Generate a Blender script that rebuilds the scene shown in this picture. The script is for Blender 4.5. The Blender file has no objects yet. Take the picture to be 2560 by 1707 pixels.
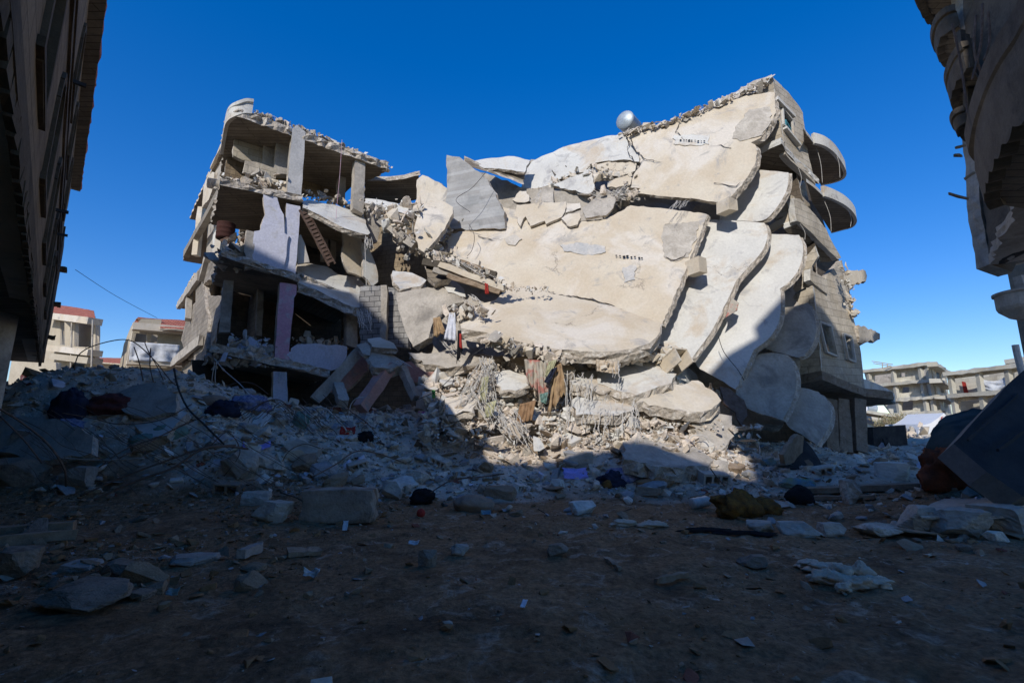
import bpy, bmesh, math, random
from mathutils import Vector, Matrix, noise
from mathutils.geometry import delaunay_2d_cdt
R = math.radians
random.seed(7)
scene = bpy.context.scene
# ---------------- camera, sky, sun, exposure ----------------
FPX, PITCH, EYE = 1190.0, R(10.3), Vector((0, 0, 1.5))
cam_d = bpy.data.cameras.new('camera'); cam = bpy.data.objects.new('camera', cam_d)
scene.collection.objects.link(cam); scene.camera = cam
cam_d.sensor_width = 36; cam_d.lens = FPX / 2560 * 36; cam_d.clip_end = 2000; cam_d.clip_start = .05
cam.location = EYE; cam.rotation_euler = (R(90) + PITCH, 0, 0)
SD = Vector((.5, 1.3, -.8)).normalized()            # direction the sunlight travels
elev = math.asin(-SD.z); az = math.atan2(-SD.x, -SD.y)
w = bpy.data.worlds.new('World'); scene.world = w; w.use_nodes = True
nt = w.node_tree; bg = nt.nodes['Background']
sky = nt.nodes.new('ShaderNodeTexSky'); sky.sky_type = 'NISHITA'; sky.sun_disc = False
sky.sun_elevation = elev; sky.sun_rotation = az
sky.altitude = 400; sky.air_density = 1.0; sky.dust_density = .3; sky.ozone_density = 3.6
hs = nt.nodes.new('ShaderNodeHueSaturation'); hs.inputs['Saturation'].default_value = 1.56; hs.inputs['Hue'].default_value = .517
gmm = nt.nodes.new('ShaderNodeGamma'); gmm.inputs['Gamma'].default_value = .78; nt.links.new(sky.outputs[0], gmm.inputs['Color']); nt.links.new(gmm.outputs[0], hs.inputs['Color']); nt.links.new(hs.outputs[0], bg.inputs['Color'])
bg.inputs['Strength'].default_value = .15
sl = bpy.data.lights.new('sun', 'SUN'); sl.energy = 2.4; sl.angle = R(.5); sl.color = (1, .965, .92)
so = bpy.data.objects.new('sun', sl); scene.collection.objects.link(so)
so.rotation_euler = SD.to_track_quat('-Z', 'Y').to_euler(); so.location = (-20, -40, 40)
scene.view_settings.view_transform = 'Standard'; scene.view_settings.look = 'None'
scene.view_settings.exposure = .68; scene.view_settings.gamma = 1
scene.render.engine = 'CYCLES'

# ---------------- projection helpers ----------------
CP, SP = math.cos(PITCH), math.sin(PITCH)
def ray(x, y):
    a = (x - 1280) / FPX; b = (853.5 - y) / FPX
    return Vector((a, CP - SP * b, SP + CP * b))
def P(x, y, Y):
    d = ray(x, y); return EYE + d * (Y / d.y)
def plane3(a, b, c):
    a, b, c = [v if isinstance(v, Vector) else P(*v) for v in (a, b, c)]
    n = (b - a).cross(c - a).normalized()
    if n.dot(EYE - a) < 0: n = -n
    return (a, n)
def zplane(z): return (Vector((0, 0, z)), Vector((0, 0, 1 if z < 1.5 else -1)))
def vplane(o, dx, dy):
    n = Vector((dy, -dx, 0)).normalized()
    if n.dot(EYE - o) < 0: n = -n
    return (o, n)
def shift(pl, k): return (pl[0] - pl[1] * k, pl[1])       # k metres farther from the camera
def hit(pl, x, y):
    d = ray(x, y); return EYE + d * ((pl[0] - EYE).dot(pl[1]) / d.dot(pl[1]))
def ss(a, b, x):
    t = max(0, min(1, (x - a) / (b - a))); return t * t * (3 - 2 * t)
def ga(x, y, cx, cy, sx, sy): return math.exp(-((x - cx) / sx) ** 2 - ((y - cy) / sy) ** 2)
def nz(x, y, z=0): return noise.noise(Vector((x, y, z)))
def H(x, y):
    s = ss(10.2, 16.5, y + .5 * nz(x * .4, 3, 1)) * (1 - ss(23, 30, y))
    amp = 2.0 - 1.3 * ss(3.5, 9, x) - .5 * ss(9, 13, x)
    h = s * amp
    h += 2.25 * ga(x, y, -11.5, 13.0, 5.2, 2.3) + .35 * ga(x, y, -7, 11.5, 2.5, 1.2)
    h += .75 * ga(x, y, 1.2, 14.6, 2.6, 1.6) + .5 * ga(x, y, 3.6, 12.6, 2.2, 1.0)
    h += .75 * ss(6, 11, x) * ss(13, 22, y) * (1 - ss(31, 40, y))
    h += .75 * ga(x, y, 9.6, 8.6, 2.6, 1.3) + .5 * ga(x, y, 8.5, 11.5, 2.6, 1.1)
    r = ss(9.5, 12, y) + ga(x, y, 9.6, 8.6, 3, 1.6)
    h += min(1, r) * (.16 * nz(x * .9, y * .9, 5) + .07 * nz(x * 2.7, y * 2.7, 2)) * (1 - ss(24, 30, y) * .7)
    h += .06 * nz(x * .35, y * .35, 9) + .025 * nz(x * 1.3, y * 1.3, 4) + .012 * nz(x * 5, y * 5, 4)
    if y < 14: h += .035 * (abs(nz(x * 2.1, y * 2.6, 7)) - .2) + .03 * nz(x * 5, y * 6, 3) + .014 * nz(x * 12, y * 14, 8)
    h += .02 * math.sin(x * 1.1 + y * 3.2) * (1 - ss(8, 11, y)) * .6
    return h
def G(x, y, lift=0.):                                    # the ground point seen at a pixel
    d = ray(x, y); t = 1.5; 
    while t < 400:
        p = EYE + d * t
        if p.z <= H(p.x, p.y): break
        t *= 1.008
    p = EYE + d * t; return Vector((p.x, p.y, H(p.x, p.y) + lift))

# ---------------- object helpers ----------------
col = scene.collection
def tag(o, label, cat=None, group=None, kind=None):
    if label: o['label'] = label
    if cat: o['category'] = cat
    if group: o['group'] = group
    if kind: o['kind'] = kind
    return o
def thing(name, loc, label, cat, group=None):
    o = bpy.data.objects.new(name, None); col.objects.link(o); o.location = loc; o.empty_display_size = .3
    return tag(o, label, cat, group)
def wloc(o):
    v = Vector(o.location)
    while o.parent: o = o.parent; v += Vector(o.location)
    return v
class MB:
    def __init__(s): s.v = []; s.f = []; s.m = []; s.uv = []
    def add(s, vs, fs, mi=0, uvs=None):
        b = len(s.v); s.v += [tuple(v) for v in vs]
        for i, f in enumerate(fs):
            s.f.append([b + k for k in f]); s.m.append(mi)
            s.uv.append([uvs[k] for k in f] if uvs else None)
        return s
    def box(s, c, sz, rot=None, mi=0, taper=1, jit=0):
        c = Vector(c); q = []
        for z in (-1, 1):
            for x, y in ((-1, -1), (1, -1), (1, 1), (-1, 1)):
                k = taper if z > 0 else 1
                p = Vector((x * sz[0] / 2 * k, y * sz[1] / 2 * k, z * sz[2] / 2))
                if jit: p += Vector([random.uniform(-jit, jit) for _ in '123'])
                if rot: p = rot @ p
                q.append(c + p)
        return s.add(q, [(3, 2, 1, 0), (4, 5, 6, 7), (0, 1, 5, 4), (1, 2, 6, 5), (2, 3, 7, 6), (3, 0, 4, 7)], mi)
    def beam(s, a, b, w, h, mi=0, jit=0, n=1, up=Vector((0, 0, 1))):
        a, b = Vector(a), Vector(b); d = (b - a).normalized()
        if abs(d.dot(up)) > .95: up = Vector((0, 1, 0))
        x = d.cross(up).normalized(); y = x.cross(d).normalized(); rings = []; vs = []
        for i in range(n + 1):
            c = a.lerp(b, i / n); r = []
            for sx, sy in ((-1, -1), (1, -1), (1, 1), (-1, 1)):
                p = c + x * sx * w / 2 + y * sy * h / 2
                if jit: p += Vector([random.uniform(-jit, jit) for _ in '123'])
                r.append(len(vs)); vs.append(p)
            rings.append(r)
        fs = [tuple(rings[0]), tuple(reversed(rings[-1]))]
        for i in range(n):
            for k in range(4):
                fs.append((rings[i][k], rings[i + 1][k], rings[i + 1][(k + 1) % 4], rings[i][(k + 1) % 4]))
        return s.add(vs, fs, mi)
    def tube(s, pts, r, sides=6, mi=0, r2=None):
        pts = [Vector(p) for p in pts]; vs = []; n = len(pts); up = Vector((.3, .2, .93)).normalized()
        for i, p in enumerate(pts):
            d = (pts[min(i + 1, n - 1)] - pts[max(i - 1, 0)]).normalized()
            x = d.cross(up)
            if x.length < .1: x = d.cross(Vector((1, 0, 0)))
            x.normalize(); y = x.cross(d); rr = r if r2 is None else r + (r2 - r) * i / (n - 1)
            for k in range(sides):
                a = 2 * math.pi * k / sides; vs.append(p + x * math.cos(a) * rr + y * math.sin(a) * rr)
        fs = [tuple(range(sides))[::-1], tuple(range((n - 1) * sides, n * sides))]
        for i in range(n - 1):
            for k in range(sides):
                k2 = (k + 1) % sides
                fs.append((i * sides + k, i * sides + k2, (i + 1) * sides + k2, (i + 1) * sides + k))
        return s.add(vs, fs, mi)
    def build(s, name, mats, parent=None, smooth=False, origin=None):
        if not isinstance(mats, (list, tuple)): mats = [mats]
        vs = [Vector(v) for v in s.v]
        if origin is None:
            lo = Vector([min(v[i] for v in vs) for i in range(3)]); hi = Vector([max(v[i] for v in vs) for i in range(3)])
            origin = Vector(((lo.x + hi.x) / 2, (lo.y + hi.y) / 2, lo.z))
        me = bpy.data.meshes.new(name); me.from_pydata([v - origin for v in vs], [], s.f)
        for m in mats: me.materials.append(m)
        for p, mi in zip(me.polygons, s.m): p.material_index = mi; p.use_smooth = smooth
        if any(u for u in s.uv):
            uvl = me.uv_layers.new(name='UVMap')
            for p, u in zip(me.polygons, s.uv):
                if u:
                    for li, c in zip(p.loop_indices, u): uvl.data[li].uv = c
        me.update()
        o = bpy.data.objects.new(name, me); col.objects.link(o)
        if parent is not None:
            o.parent = parent; o.location = origin - wloc(parent)
        else: o.location = origin
        return o
def densify(pts, seg, jag, closed=True, rnd=random):
    out = []; n = len(pts)
    for i in range(n if closed else n - 1):
        a, b = pts[i], pts[(i + 1) % n]; L = (b - a).length; k = max(1, int(L / seg))
        nn = Vector((-(b - a).y, (b - a).x)).normalized() if L > 1e-6 else Vector((0, 0))
        for j in range(k):
            p = a.lerp(b, j / k)
            if j: p = p + nn * rnd.uniform(-jag, jag) + (b - a) * rnd.uniform(-.2, .2) / k
            out.append(p)
    return out
def plate_mb(mb, outline, pl, th, jag=.04, seg=.22, res=.6, bump=.015, sag=None, holes=(), rough=.03, vdir=None, ndir=None):
    """thick plate: outline = pixels on plane pl (or 3D points); thickness goes away from the viewer"""
    o, n = pl
    up = vdir or Vector((0, 0, 1))
    v = up - n * n.dot(up)
    if v.length < .25: v = Vector((0, 1, 0)) - n * n.y
    v.normalize(); u = v.cross(n).normalized()
    off = (ndir or -n) * th
    def to2(p):
        q = (p if isinstance(p, Vector) else hit(pl, *p)) - o; return Vector((q.dot(u), q.dot(v)))
    loops = [densify([to2(p) for p in outline], seg, jag)] + [densify([to2(p) for p in h], max(seg, .3), jag * .3) for h in holes]
    pts = []; edges = []
    for lp in loops:
        b = len(pts); pts += lp; edges += [(b + i, b + (i + 1) % len(lp)) for i in range(len(lp))]
    x0 = min(p.x for p in loops[0]); x1 = max(p.x for p in loops[0]); y0 = min(p.y for p in loops[0]); y1 = max(p.y for p in loops[0])
    y = y0 + res / 2; k = 0
    while y < y1:
        x = x0 + res / 2 + (k % 2) * res / 2
        while x < x1:
            pts.append(Vector((x + random.uniform(-.2, .2) * res, y + random.uniform(-.2, .2) * res))); x += res
        y += res * .87; k += 1
    V, E, F, *_ = delaunay_2d_cdt(pts, edges, [], 1, 1e-5)
    def inside(p, poly):
        c = False; n_ = len(poly)
        for i in range(n_):
            a, b = poly[i], poly[i - 1]
            if (a.y > p.y) != (b.y > p.y) and p.x < (b.x - a.x) * (p.y - a.y) / (b.y - a.y) + a.x: c = not c
        return c
    if holes: F = [f for f in F if not any(inside((V[f[0]] + V[f[1]] + V[f[2]]) / 3, hl) for hl in loops[1:])]
    def d3(p, extra=0):
        z = nz(p.x * .8 + o.x, p.y * .8, o.z) * bump * 2 + nz(p.x * 3 + o.x, p.y * 3, o.z) * bump
        if sag: z += sag(p.x, p.y)
        return o + u * p.x + v * p.y + n * z
    top = [d3(p) for p in V]; bot = [t + off for t in top]; N = len(V); uv = [(p.x, p.y) for p in V]
    # triangle orientation
    ff = []
    for f in F:
        a, b, c = [V[i] for i in f[:3]]
        ff.append(f if (b - a).cross(c - a) > 0 else f[::-1])
    mb.add(top, ff, 0, uv); mb.add(bot, [f[::-1] for f in ff], 0, uv)
    # boundary edges
    cnt = {}
    for f in ff:
        for i in range(len(f)):
            e = (f[i], f[(i + 1) % len(f)]); cnt[e] = 1
    rows = 3 if th > .14 else 2; ids = {}; vs = []
    def vid(i, r):
        if (i, r) not in ids:
            p = top[i].lerp(bot[i], r / rows)
            if 0 < r < rows: p = p + Vector([random.uniform(-rough, rough) for _ in '123'])
            ids[(i, r)] = len(vs); vs.append(p)
        return ids[(i, r)]
    fs = []
    for (a, b) in cnt:
        if (b, a) in cnt: continue
        for r in range(rows): fs.append((vid(b, r), vid(a, r), vid(a, r + 1), vid(b, r + 1)))
    mb.add(vs, fs, 1, [(p.x, p.z) for p in vs])
    return mb
def smooth_px(pts, it=2):
    for _ in range(it):
        out = []; n = len(pts)
        for i in range(n):
            a, b, c = pts[i - 1], pts[i], pts[(i + 1) % n]
            v1 = (a[0] - b[0], a[1] - b[1]); v2 = (c[0] - b[0], c[1] - b[1]); l1 = math.hypot(*v1) or 1; l2 = math.hypot(*v2) or 1
            if (v1[0] * v2[0] + v1[1] * v2[1]) / l1 / l2 > -.35: out.append(b)
            else: out += [(b[0] + v1[0] * .25, b[1] + v1[1] * .25), (b[0] + v2[0] * .25, b[1] + v2[1] * .25)]
        pts = out
    return pts
def plate(name, outline, pl, th, mats, parent=None, label=None, cat=None, group=None, smooth=False, **k):
    if smooth: outline = smooth_px(outline)
    if not isinstance(mats, (list, tuple)): mats = [mats, mats]
    o = plate_mb(MB(), outline, pl, th, **k).build(name, mats, parent)
    if cat: tag(o, label, cat, group)
    elif label: o['label'] = label
    return o
def spline(pts, n=8):
    pts = [Vector(p) for p in pts]; out = []
    for i in range(len(pts) - 1):
        p0 = pts[max(i - 1, 0)]; p1 = pts[i]; p2 = pts[i + 1]; p3 = pts[min(i + 2, len(pts) - 1)]
        for j in range(n):
            t = j / n
            out.append(.5 * ((2 * p1) + (p2 - p0) * t + (2 * p0 - 5 * p1 + 4 * p2 - p3) * t * t + (3 * p1 - p0 - 3 * p2 + p3) * t ** 3))
    out.append(pts[-1]); return out

# ---------------- materials ----------------
def mat(name, c1, c2, scale=1.5, c3=None, t3=.62, s3=.6, rough=.9, bump=.35, bs=14, brick=None, metal=0, det=9, spec=.2, con=.5, voro=0, crack=0, c4=None, t4=.66, s4=2.2):
    m = bpy.data.materials.new(name); m.use_nodes = True; t = m.node_tree; N = t.nodes; L = t.links
    b = N['Principled BSDF']; b.inputs['Roughness'].default_value = rough; b.inputs['Metallic'].default_value = metal
    b.inputs['Specular IOR Level'].default_value = spec
    tc = N.new('ShaderNodeTexCoord'); oi = N.new('ShaderNodeObjectInfo')
    ad = N.new('ShaderNodeVectorMath'); ad.operation = 'ADD'
    sc = N.new('ShaderNodeMath'); sc.operation = 'MULTIPLY'; sc.inputs[1].default_value = 37.0
    L.new(oi.outputs['Random'], sc.inputs[0]); L.new(tc.outputs['Object'], ad.inputs[0]); L.new(sc.outputs[0], ad.inputs[1])
    def ns(s, d=det, r=.6, dist=0):
        n = N.new('ShaderNodeTexNoise'); n.inputs['Scale'].default_value = s; n.inputs['Detail'].default_value = d
        n.inputs['Roughness'].default_value = r; n.inputs['Distortion'].default_value = dist; L.new(ad.outputs[0], n.inputs['Vector']); return n
    def ramp(src, a, bb, ca=(0, 0, 0, 1), cb=(1, 1, 1, 1)):
        r = N.new('ShaderNodeValToRGB'); r.color_ramp.elements[0].position = a; r.color_ramp.elements[1].position = bb
        r.color_ramp.elements[0].color = ca; r.color_ramp.elements[1].color = cb; L.new(src, r.inputs[0]); return r
    def mix(fac, a, bb, mode='MIX'):
        x = N.new('ShaderNodeMix'); x.data_type = 'RGBA'; x.blend_type = mode
        if isinstance(fac, float): x.inputs[0].default_value = fac
        else: L.new(fac, x.inputs[0])
        L.new(a, x.inputs[6])
        if isinstance(bb, tuple): x.inputs[7].default_value = bb
        else: L.new(bb, x.inputs[7])
        return x.outputs[2]
    n1 = ns(scale)
    out = ramp(n1.outputs['Fac'], .32, .68, (*c1, 1), (*c2, 1)).outputs[0]
    if c3: out = mix(ramp(ns(s3, 10, .65, .6).outputs['Fac'], t3 - .07, t3 + .06).outputs[0], out, (*c3, 1))
    if c4: out = mix(ramp(ns(s4, 12, .7, 1.2).outputs['Fac'], t4 - .05, t4 + .05).outputs[0], out, (*c4, 1))
    if crack:
        ve = N.new('ShaderNodeTexVoronoi'); ve.feature = 'DISTANCE_TO_EDGE'; ve.inputs['Scale'].default_value = crack
        wv = N.new('ShaderNodeVectorMath'); wv.operation = 'MULTIPLY_ADD'; wv.inputs[1].default_value = (1.1, 1.1, 1.1); L.new(ns(1.6, 9, .7).outputs['Color'], wv.inputs[0]); L.new(ad.outputs[0], wv.inputs[2]); L.new(wv.outputs[0], ve.inputs['Vector'])
        cm = N.new('ShaderNodeMath'); cm.operation = 'MULTIPLY'; L.new(ramp(ve.outputs['Distance'], .0015, .006, (1, 1, 1, 1), (0, 0, 0, 1)).outputs[0], cm.inputs[0]); L.new(ramp(ns(.45, 4).outputs['Fac'], .57, .62).outputs[0], cm.inputs[1])
        out = mix(cm.outputs[0], out, (.2, .17, .14, 1))
    fine = ns(bs, 10, .7)
    out = mix(float(min(1, con)), out, ramp(fine.outputs['Fac'], .28, .72, (.60, .60, .60, 1) if con <= 1 else (.35, .35, .35, 1), (1.34, 1.34, 1.34, 1) if con <= 1 else (1.8, 1.8, 1.8, 1)).outputs[0], 'MULTIPLY')
    hgt = fine.outputs['Fac']
    if brick:
        bw, bh, mort, dark = brick[:4]
        bt = N.new('ShaderNodeTexBrick'); bt.inputs['Scale'].default_value = 1; bt.inputs['Brick Width'].default_value = bw
        bt.inputs['Row Height'].default_value = bh; bt.inputs['Mortar Size'].default_value = mort; bt.inputs['Mortar Smooth'].default_value = .2
        bt.inputs['Color1'].default_value = (1, 1, 1, 1); bt.inputs['Color2'].default_value = (.74, .72, .7, 1); bt.inputs['Mortar'].default_value = (dark, dark, dark, 1)
        bt.inputs['Bias'].default_value = -.2
        L.new(tc.outputs['UV'], bt.inputs['Vector'])
        out = mix(1.0, out, bt.outputs['Color'], 'MULTIPLY')
        mm = N.new('ShaderNodeMath'); mm.operation = 'MULTIPLY_ADD'; mm.inputs[1].default_value = -.8; L.new(bt.outputs['Fac'], mm.inputs[0]); L.new(hgt, mm.inputs[2]); hgt = mm.outputs[0]
    if voro:
        vo = N.new('ShaderNodeTexVoronoi'); vo.inputs['Scale'].default_value = voro; L.new(ad.outputs[0], vo.inputs['Vector'])
        mm = N.new('ShaderNodeMath'); mm.operation = 'ADD'; L.new(vo.outputs['Distance'], mm.inputs[0]); L.new(hgt, mm.inputs[1]); hgt = mm.outputs[0]
    L.new(out, b.inputs['Base Color'])
    bp = N.new('ShaderNodeBump'); bp.inputs['Strength'].default_value = bump; bp.inputs['Distance'].default_value = .03
    L.new(hgt, bp.inputs['Height']); L.new(bp.outputs[0], b.inputs['Normal'])
    return m
M = {}
M['plaster'] = mat('plastered_concrete', (.52, .43, .31), (.60, .53, .415), .8, (.62, .56, .47), .56, .5, bump=.3, con=.28, crack=.35, c4=(.38, .35, .31), t4=.605, s4=.9)
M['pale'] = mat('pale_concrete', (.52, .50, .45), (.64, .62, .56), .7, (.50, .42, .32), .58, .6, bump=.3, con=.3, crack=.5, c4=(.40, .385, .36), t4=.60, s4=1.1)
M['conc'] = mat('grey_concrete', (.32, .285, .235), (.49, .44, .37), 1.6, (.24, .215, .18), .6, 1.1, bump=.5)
M['broken'] = mat('broken_concrete', (.34, .29, .23), (.56, .49, .40), 4, (.62, .57, .49), .58, 5, bump=1.0, bs=22, voro=9, con=.9)
M['dust'] = mat('dusty_rubble', (.57, .475, .37), (.77, .67, .55), 3.5, (.43, .36, .28), .60, 5, bump=1.0, bs=25, con=.8)
M['stone'] = mat('stone_cladding', (.42, .36, .27), (.60, .53, .42), 1.3, (.33, .29, .24), .62, .8, bump=.5, brick=(.75, .27, .010, .5))
M['block'] = mat('block_wall', (.24, .18, .115), (.34, .27, .18), 1.6, (.18, .14, .10), .6, 1.2, bump=.5, brick=(.42, .21, .01, .5))  # block colour darkened to stand in for shade inside the left block
M['darkblock'] = mat('sooty_block_wall', (.085, .068, .05), (.14, .11, .08), 1.6, (.06, .05, .04), .6, 1.2, bump=.5, brick=(.42, .21, .01, .6))  # block wall darkened in colour to imitate unlit rooms and the shaded wing
M['dirty'] = mat('dirty_stone', (.19, .15, .11), (.28, .23, .18), 4, (.13, .10, .075), .6, 5, bump=.9, bs=20)  # stone darkened in colour to imitate the dim foreground and ground storey
M['dirtypale'] = mat('dirty_pale_stone', (.28, .25, .22), (.38, .35, .31), 4, bump=.8, bs=20)  # pale stone lowered in colour for the same foreground dimness
M['soffit'] = mat('shuttered_soffit', (.20, .165, .125), (.32, .27, .20), 1.2, (.2, .17, .14), .62, 2, bump=.4, brick=(3.2, .2, .012, .35))
M['blue'] = mat('pale_blue_paint', (.55, .55, .62), (.62, .61, .66), 1.2, (.50, .48, .46), .66, 1.5, bump=.2)
M['pink'] = mat('pink_paint', (.55, .30, .37), (.62, .38, .44), 2, (.50, .48, .50), .60, 2.2, bump=.3)
M['salmon'] = mat('salmon_paint', (.50, .27, .22), (.56, .33, .27), 2, (.38, .32, .29), .62, 2.2, bump=.3)
M['brown'] = mat('brown_soil', (.085, .058, .040), (.15, .108, .08), 1.8, (.06, .045, .035), .60, 1.0, bump=1.2, bs=9, c4=(.22, .19, .165), t4=.62, s4=2.6)
M['wood'] = mat('old_wood', (.20, .14, .09), (.34, .26, .18), 5, bump=.5)
M['rust'] = mat('rusty_steel', (.10, .06, .04), (.19, .13, .10), 8, bump=.3, rough=.8)
M['wire'] = mat('dusty_steel', (.46, .43, .38), (.66, .62, .56), 8, bump=.2, rough=.8)
M['dark'] = mat('dark_metal', (.03, .03, .032), (.06, .058, .055), 4, bump=.3)
M['tile'] = mat('red_roof_tile', (.42, .13, .08), (.55, .20, .13), 3, bump=.6, brick=(.3, .36, .03, .45))
M['glass'] = mat('window_glass', (.03, .06, .07), (.05, .09, .1), 1, rough=.1, bump=0, spec=.6)
M['teal'] = mat('teal_frame', (.05, .20, .25), (.07, .25, .3), 4, bump=.1)
M['tank'] = mat('galvanised_tank', (.34, .38, .40), (.46, .50, .52), 2, rough=.45, metal=.3, bump=.1)
def cloth(n, a, b=None, s=6, c3=None): M[n] = mat(n + '_cloth', a, b or tuple(x * .75 for x in a), s, c3, .55, s * .7, bump=.6, bs=40, spec=.1); return M[n]
cloth('white', (.72, .73, .78)); cloth('tarp', (.66, .67, .68)); M['patch'] = mat('worn_screed', (.36, .32, .26), (.47, .42, .35), 2, (.54, .49, .41), .55, 1.5, bump=.5)
M['bluegrey'] = mat('grey_stain', (.40, .40, .385), (.54, .50, .44), 3, bump=.3)
cloth('tan', (.42, .29, .16), (.30, .20, .12)); cloth('mustard', (.27, .13, .03), (.06, .04, .025), 9)
cloth('rustred', (.26, .08, .035), (.14, .05, .03)); cloth('navy', (.035, .042, .075), (.022, .026, .04)); cloth('blueprint', (.08, .10, .27), (.38, .38, .44), 16)
cloth('floral', (.50, .45, .36), (.34, .30, .24), 5, (.42, .16, .13)); cloth('redcarpet', (.17, .05, .045), (.08, .035, .03), 14); cloth('greensack', (.20, .32, .27), (.14, .22, .19))
cloth('cream', (.60, .50, .38), (.45, .37, .28)); cloth('lilac', (.38, .36, .78), (.33, .30, .66)); cloth('black', (.02, .02, .022)); cloth('beige', (.35, .25, .18))
cloth('darkblue', (.045, .047, .05), (.028, .03, .034), 2); cloth('darkgreen', (.03, .05, .05), (.05, .07, .07), 2); cloth('orangec', (.33, .20, .11)); cloth('purple', (.18, .05, .3))
cloth('green', (.2, .5, .15)); cloth('magenta', (.6, .08, .45)); cloth('redc', (.42, .05, .04)); cloth('skycloth', (.1, .25, .42), (.3, .3, .12), 3); cloth('khaki', (.50, .48, .30))
cloth('tentcream', (.70, .60, .40), (.66, .55, .38), 1); cloth('tentwhite', (.74, .74, .72), (.68, .68, .67), 1)
# ---------------- ground ----------------
def axis(a, b, fine0, fine1, fs, grow=1.25):
    xs = []; x = fine0
    while x <= fine1: xs.append(x); x += fs
    s = fs; x = xs[-1]
    while x < b: s *= grow; x += s; xs.append(x)
    s = fs; x = xs[0]; left = []
    while x > a: s *= grow; x -= s; left.append(x)
    return left[::-1] + xs
gx = axis(-500, 500, -20, 20, .085); gy = axis(-60, 600, 1.5, 12, .05)
gy = [y for y in gy if y <= 12]
while gy[-1] < 21: gy.append(gy[-1] + .11)
st = .11
while gy[-1] < 600: st *= 1.2; gy.append(gy[-1] + st)
mb = MB(); nx = len(gx)
mb.add([(x, y, H(x, y)) for y in gy for x in gx], [(j * nx + i, j * nx + i + 1, (j + 1) * nx + i + 1, (j + 1) * nx + i) for j in range(len(gy) - 1) for i in range(nx - 1)])
gm = mat('earth_and_rubble_dust', (.185, .104, .05), (.265, .165, .092), 1.6, (.11, .068, .038), .58, .9, bump=1.5, bs=16, con=1.2, c4=(.32, .245, .175), t4=.60, s4=2.4)
# grey concrete dust where the rubble lies (a real change of material along the ground)
t = gm.node_tree; N = t.nodes; L = t.links; b = N['Principled BSDF']; src = b.inputs['Base Color'].links[0].from_socket
ge = N.new('ShaderNodeNewGeometry'); sx = N.new('ShaderNodeSeparateXYZ'); L.new(ge.outputs['Position'], sx.inputs[0])
nn = N.new('ShaderNodeTexNoise'); nn.inputs['Scale'].default_value = .9; nn.inputs['Detail'].default_value = 8; L.new(ge.outputs['Position'], nn.inputs['Vector'])
ma = N.new('ShaderNodeMath'); ma.operation = 'MULTIPLY_ADD'; ma.inputs[1].default_value = 3.2; L.new(nn.outputs['Fac'], ma.inputs[0]); L.new(sx.outputs['Y'], ma.inputs[2])
cr = N.new('ShaderNodeMapRange'); cr.inputs['From Min'].default_value = 11.7; cr.inputs['From Max'].default_value = 13.0; L.new(ma.outputs[0], cr.inputs['Value'])
n2 = N.new('ShaderNodeTexNoise'); n2.inputs['Scale'].default_value = 3; n2.inputs['Detail'].default_value = 10; n2.inputs['Roughness'].default_value = .75; L.new(ge.outputs['Position'], n2.inputs['Vector'])
rr = N.new('ShaderNodeValToRGB'); rr.color_ramp.elements[0].position = .35; rr.color_ramp.elements[1].position = .65
rr.color_ramp.elements[0].color = (.42, .34, .26, 1); rr.color_ramp.elements[1].color = (.74, .64, .52, 1); L.new(n2.outputs['Fac'], rr.inputs[0])
lt = N.new('ShaderNodeMath'); lt.operation = 'LESS_THAN'; lt.inputs[1].default_value = 27; L.new(sx.outputs['Y'], lt.inputs[0]); ml = N.new('ShaderNodeMath'); ml.operation = 'MULTIPLY'; L.new(cr.outputs[0], ml.inputs[0]); L.new(lt.outputs[0], ml.inputs[1])
mx = N.new('ShaderNodeMix'); mx.data_type = 'RGBA'; L.new(ml.outputs[0], mx.inputs[0]); L.new(src, mx.inputs[6]); L.new(rr.outputs[0], mx.inputs[7]); L.new(mx.outputs[2], b.inputs['Base Color'])
g = mb.build('ground', gm, origin=Vector((0, 0, 0)), smooth=True); g['kind'] = 'structure'

# ---------------- chunk generator ----------------
def rough_block(seed, cuts=7, flat=1., long=1.):
    r = random.Random(seed); bm = bmesh.new(); bmesh.ops.create_cube(bm, size=1); bmesh.ops.subdivide_edges(bm, edges=list(bm.edges), cuts=cuts, use_grid_fill=True)
    cutp = [(Vector((r.gauss(0, 1), r.gauss(0, 1), r.gauss(0, .8))).normalized(), r.uniform(.36, .5)) for _ in range(9)]
    for v in bm.verts:
        c = v.co.copy(); c = c.lerp(c.normalized() * .55, .30)
        for n_, d_ in cutp:
            e = c.dot(n_) - d_
            if e > 0: c -= n_ * e
        c += c.normalized() * (noise.noise(c * 4 + Vector((seed, 0, 0))) * .045 + noise.noise(c * 11 + Vector((0, seed, 0))) * .022)
        v.co = Vector((c.x * long, c.y, c.z * flat))
    bm.verts.index_update(); vs = [v.co.copy() for v in bm.verts]; fs = [[v.index for v in f.verts] for f in bm.faces]; bm.free(); return vs, fs
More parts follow.
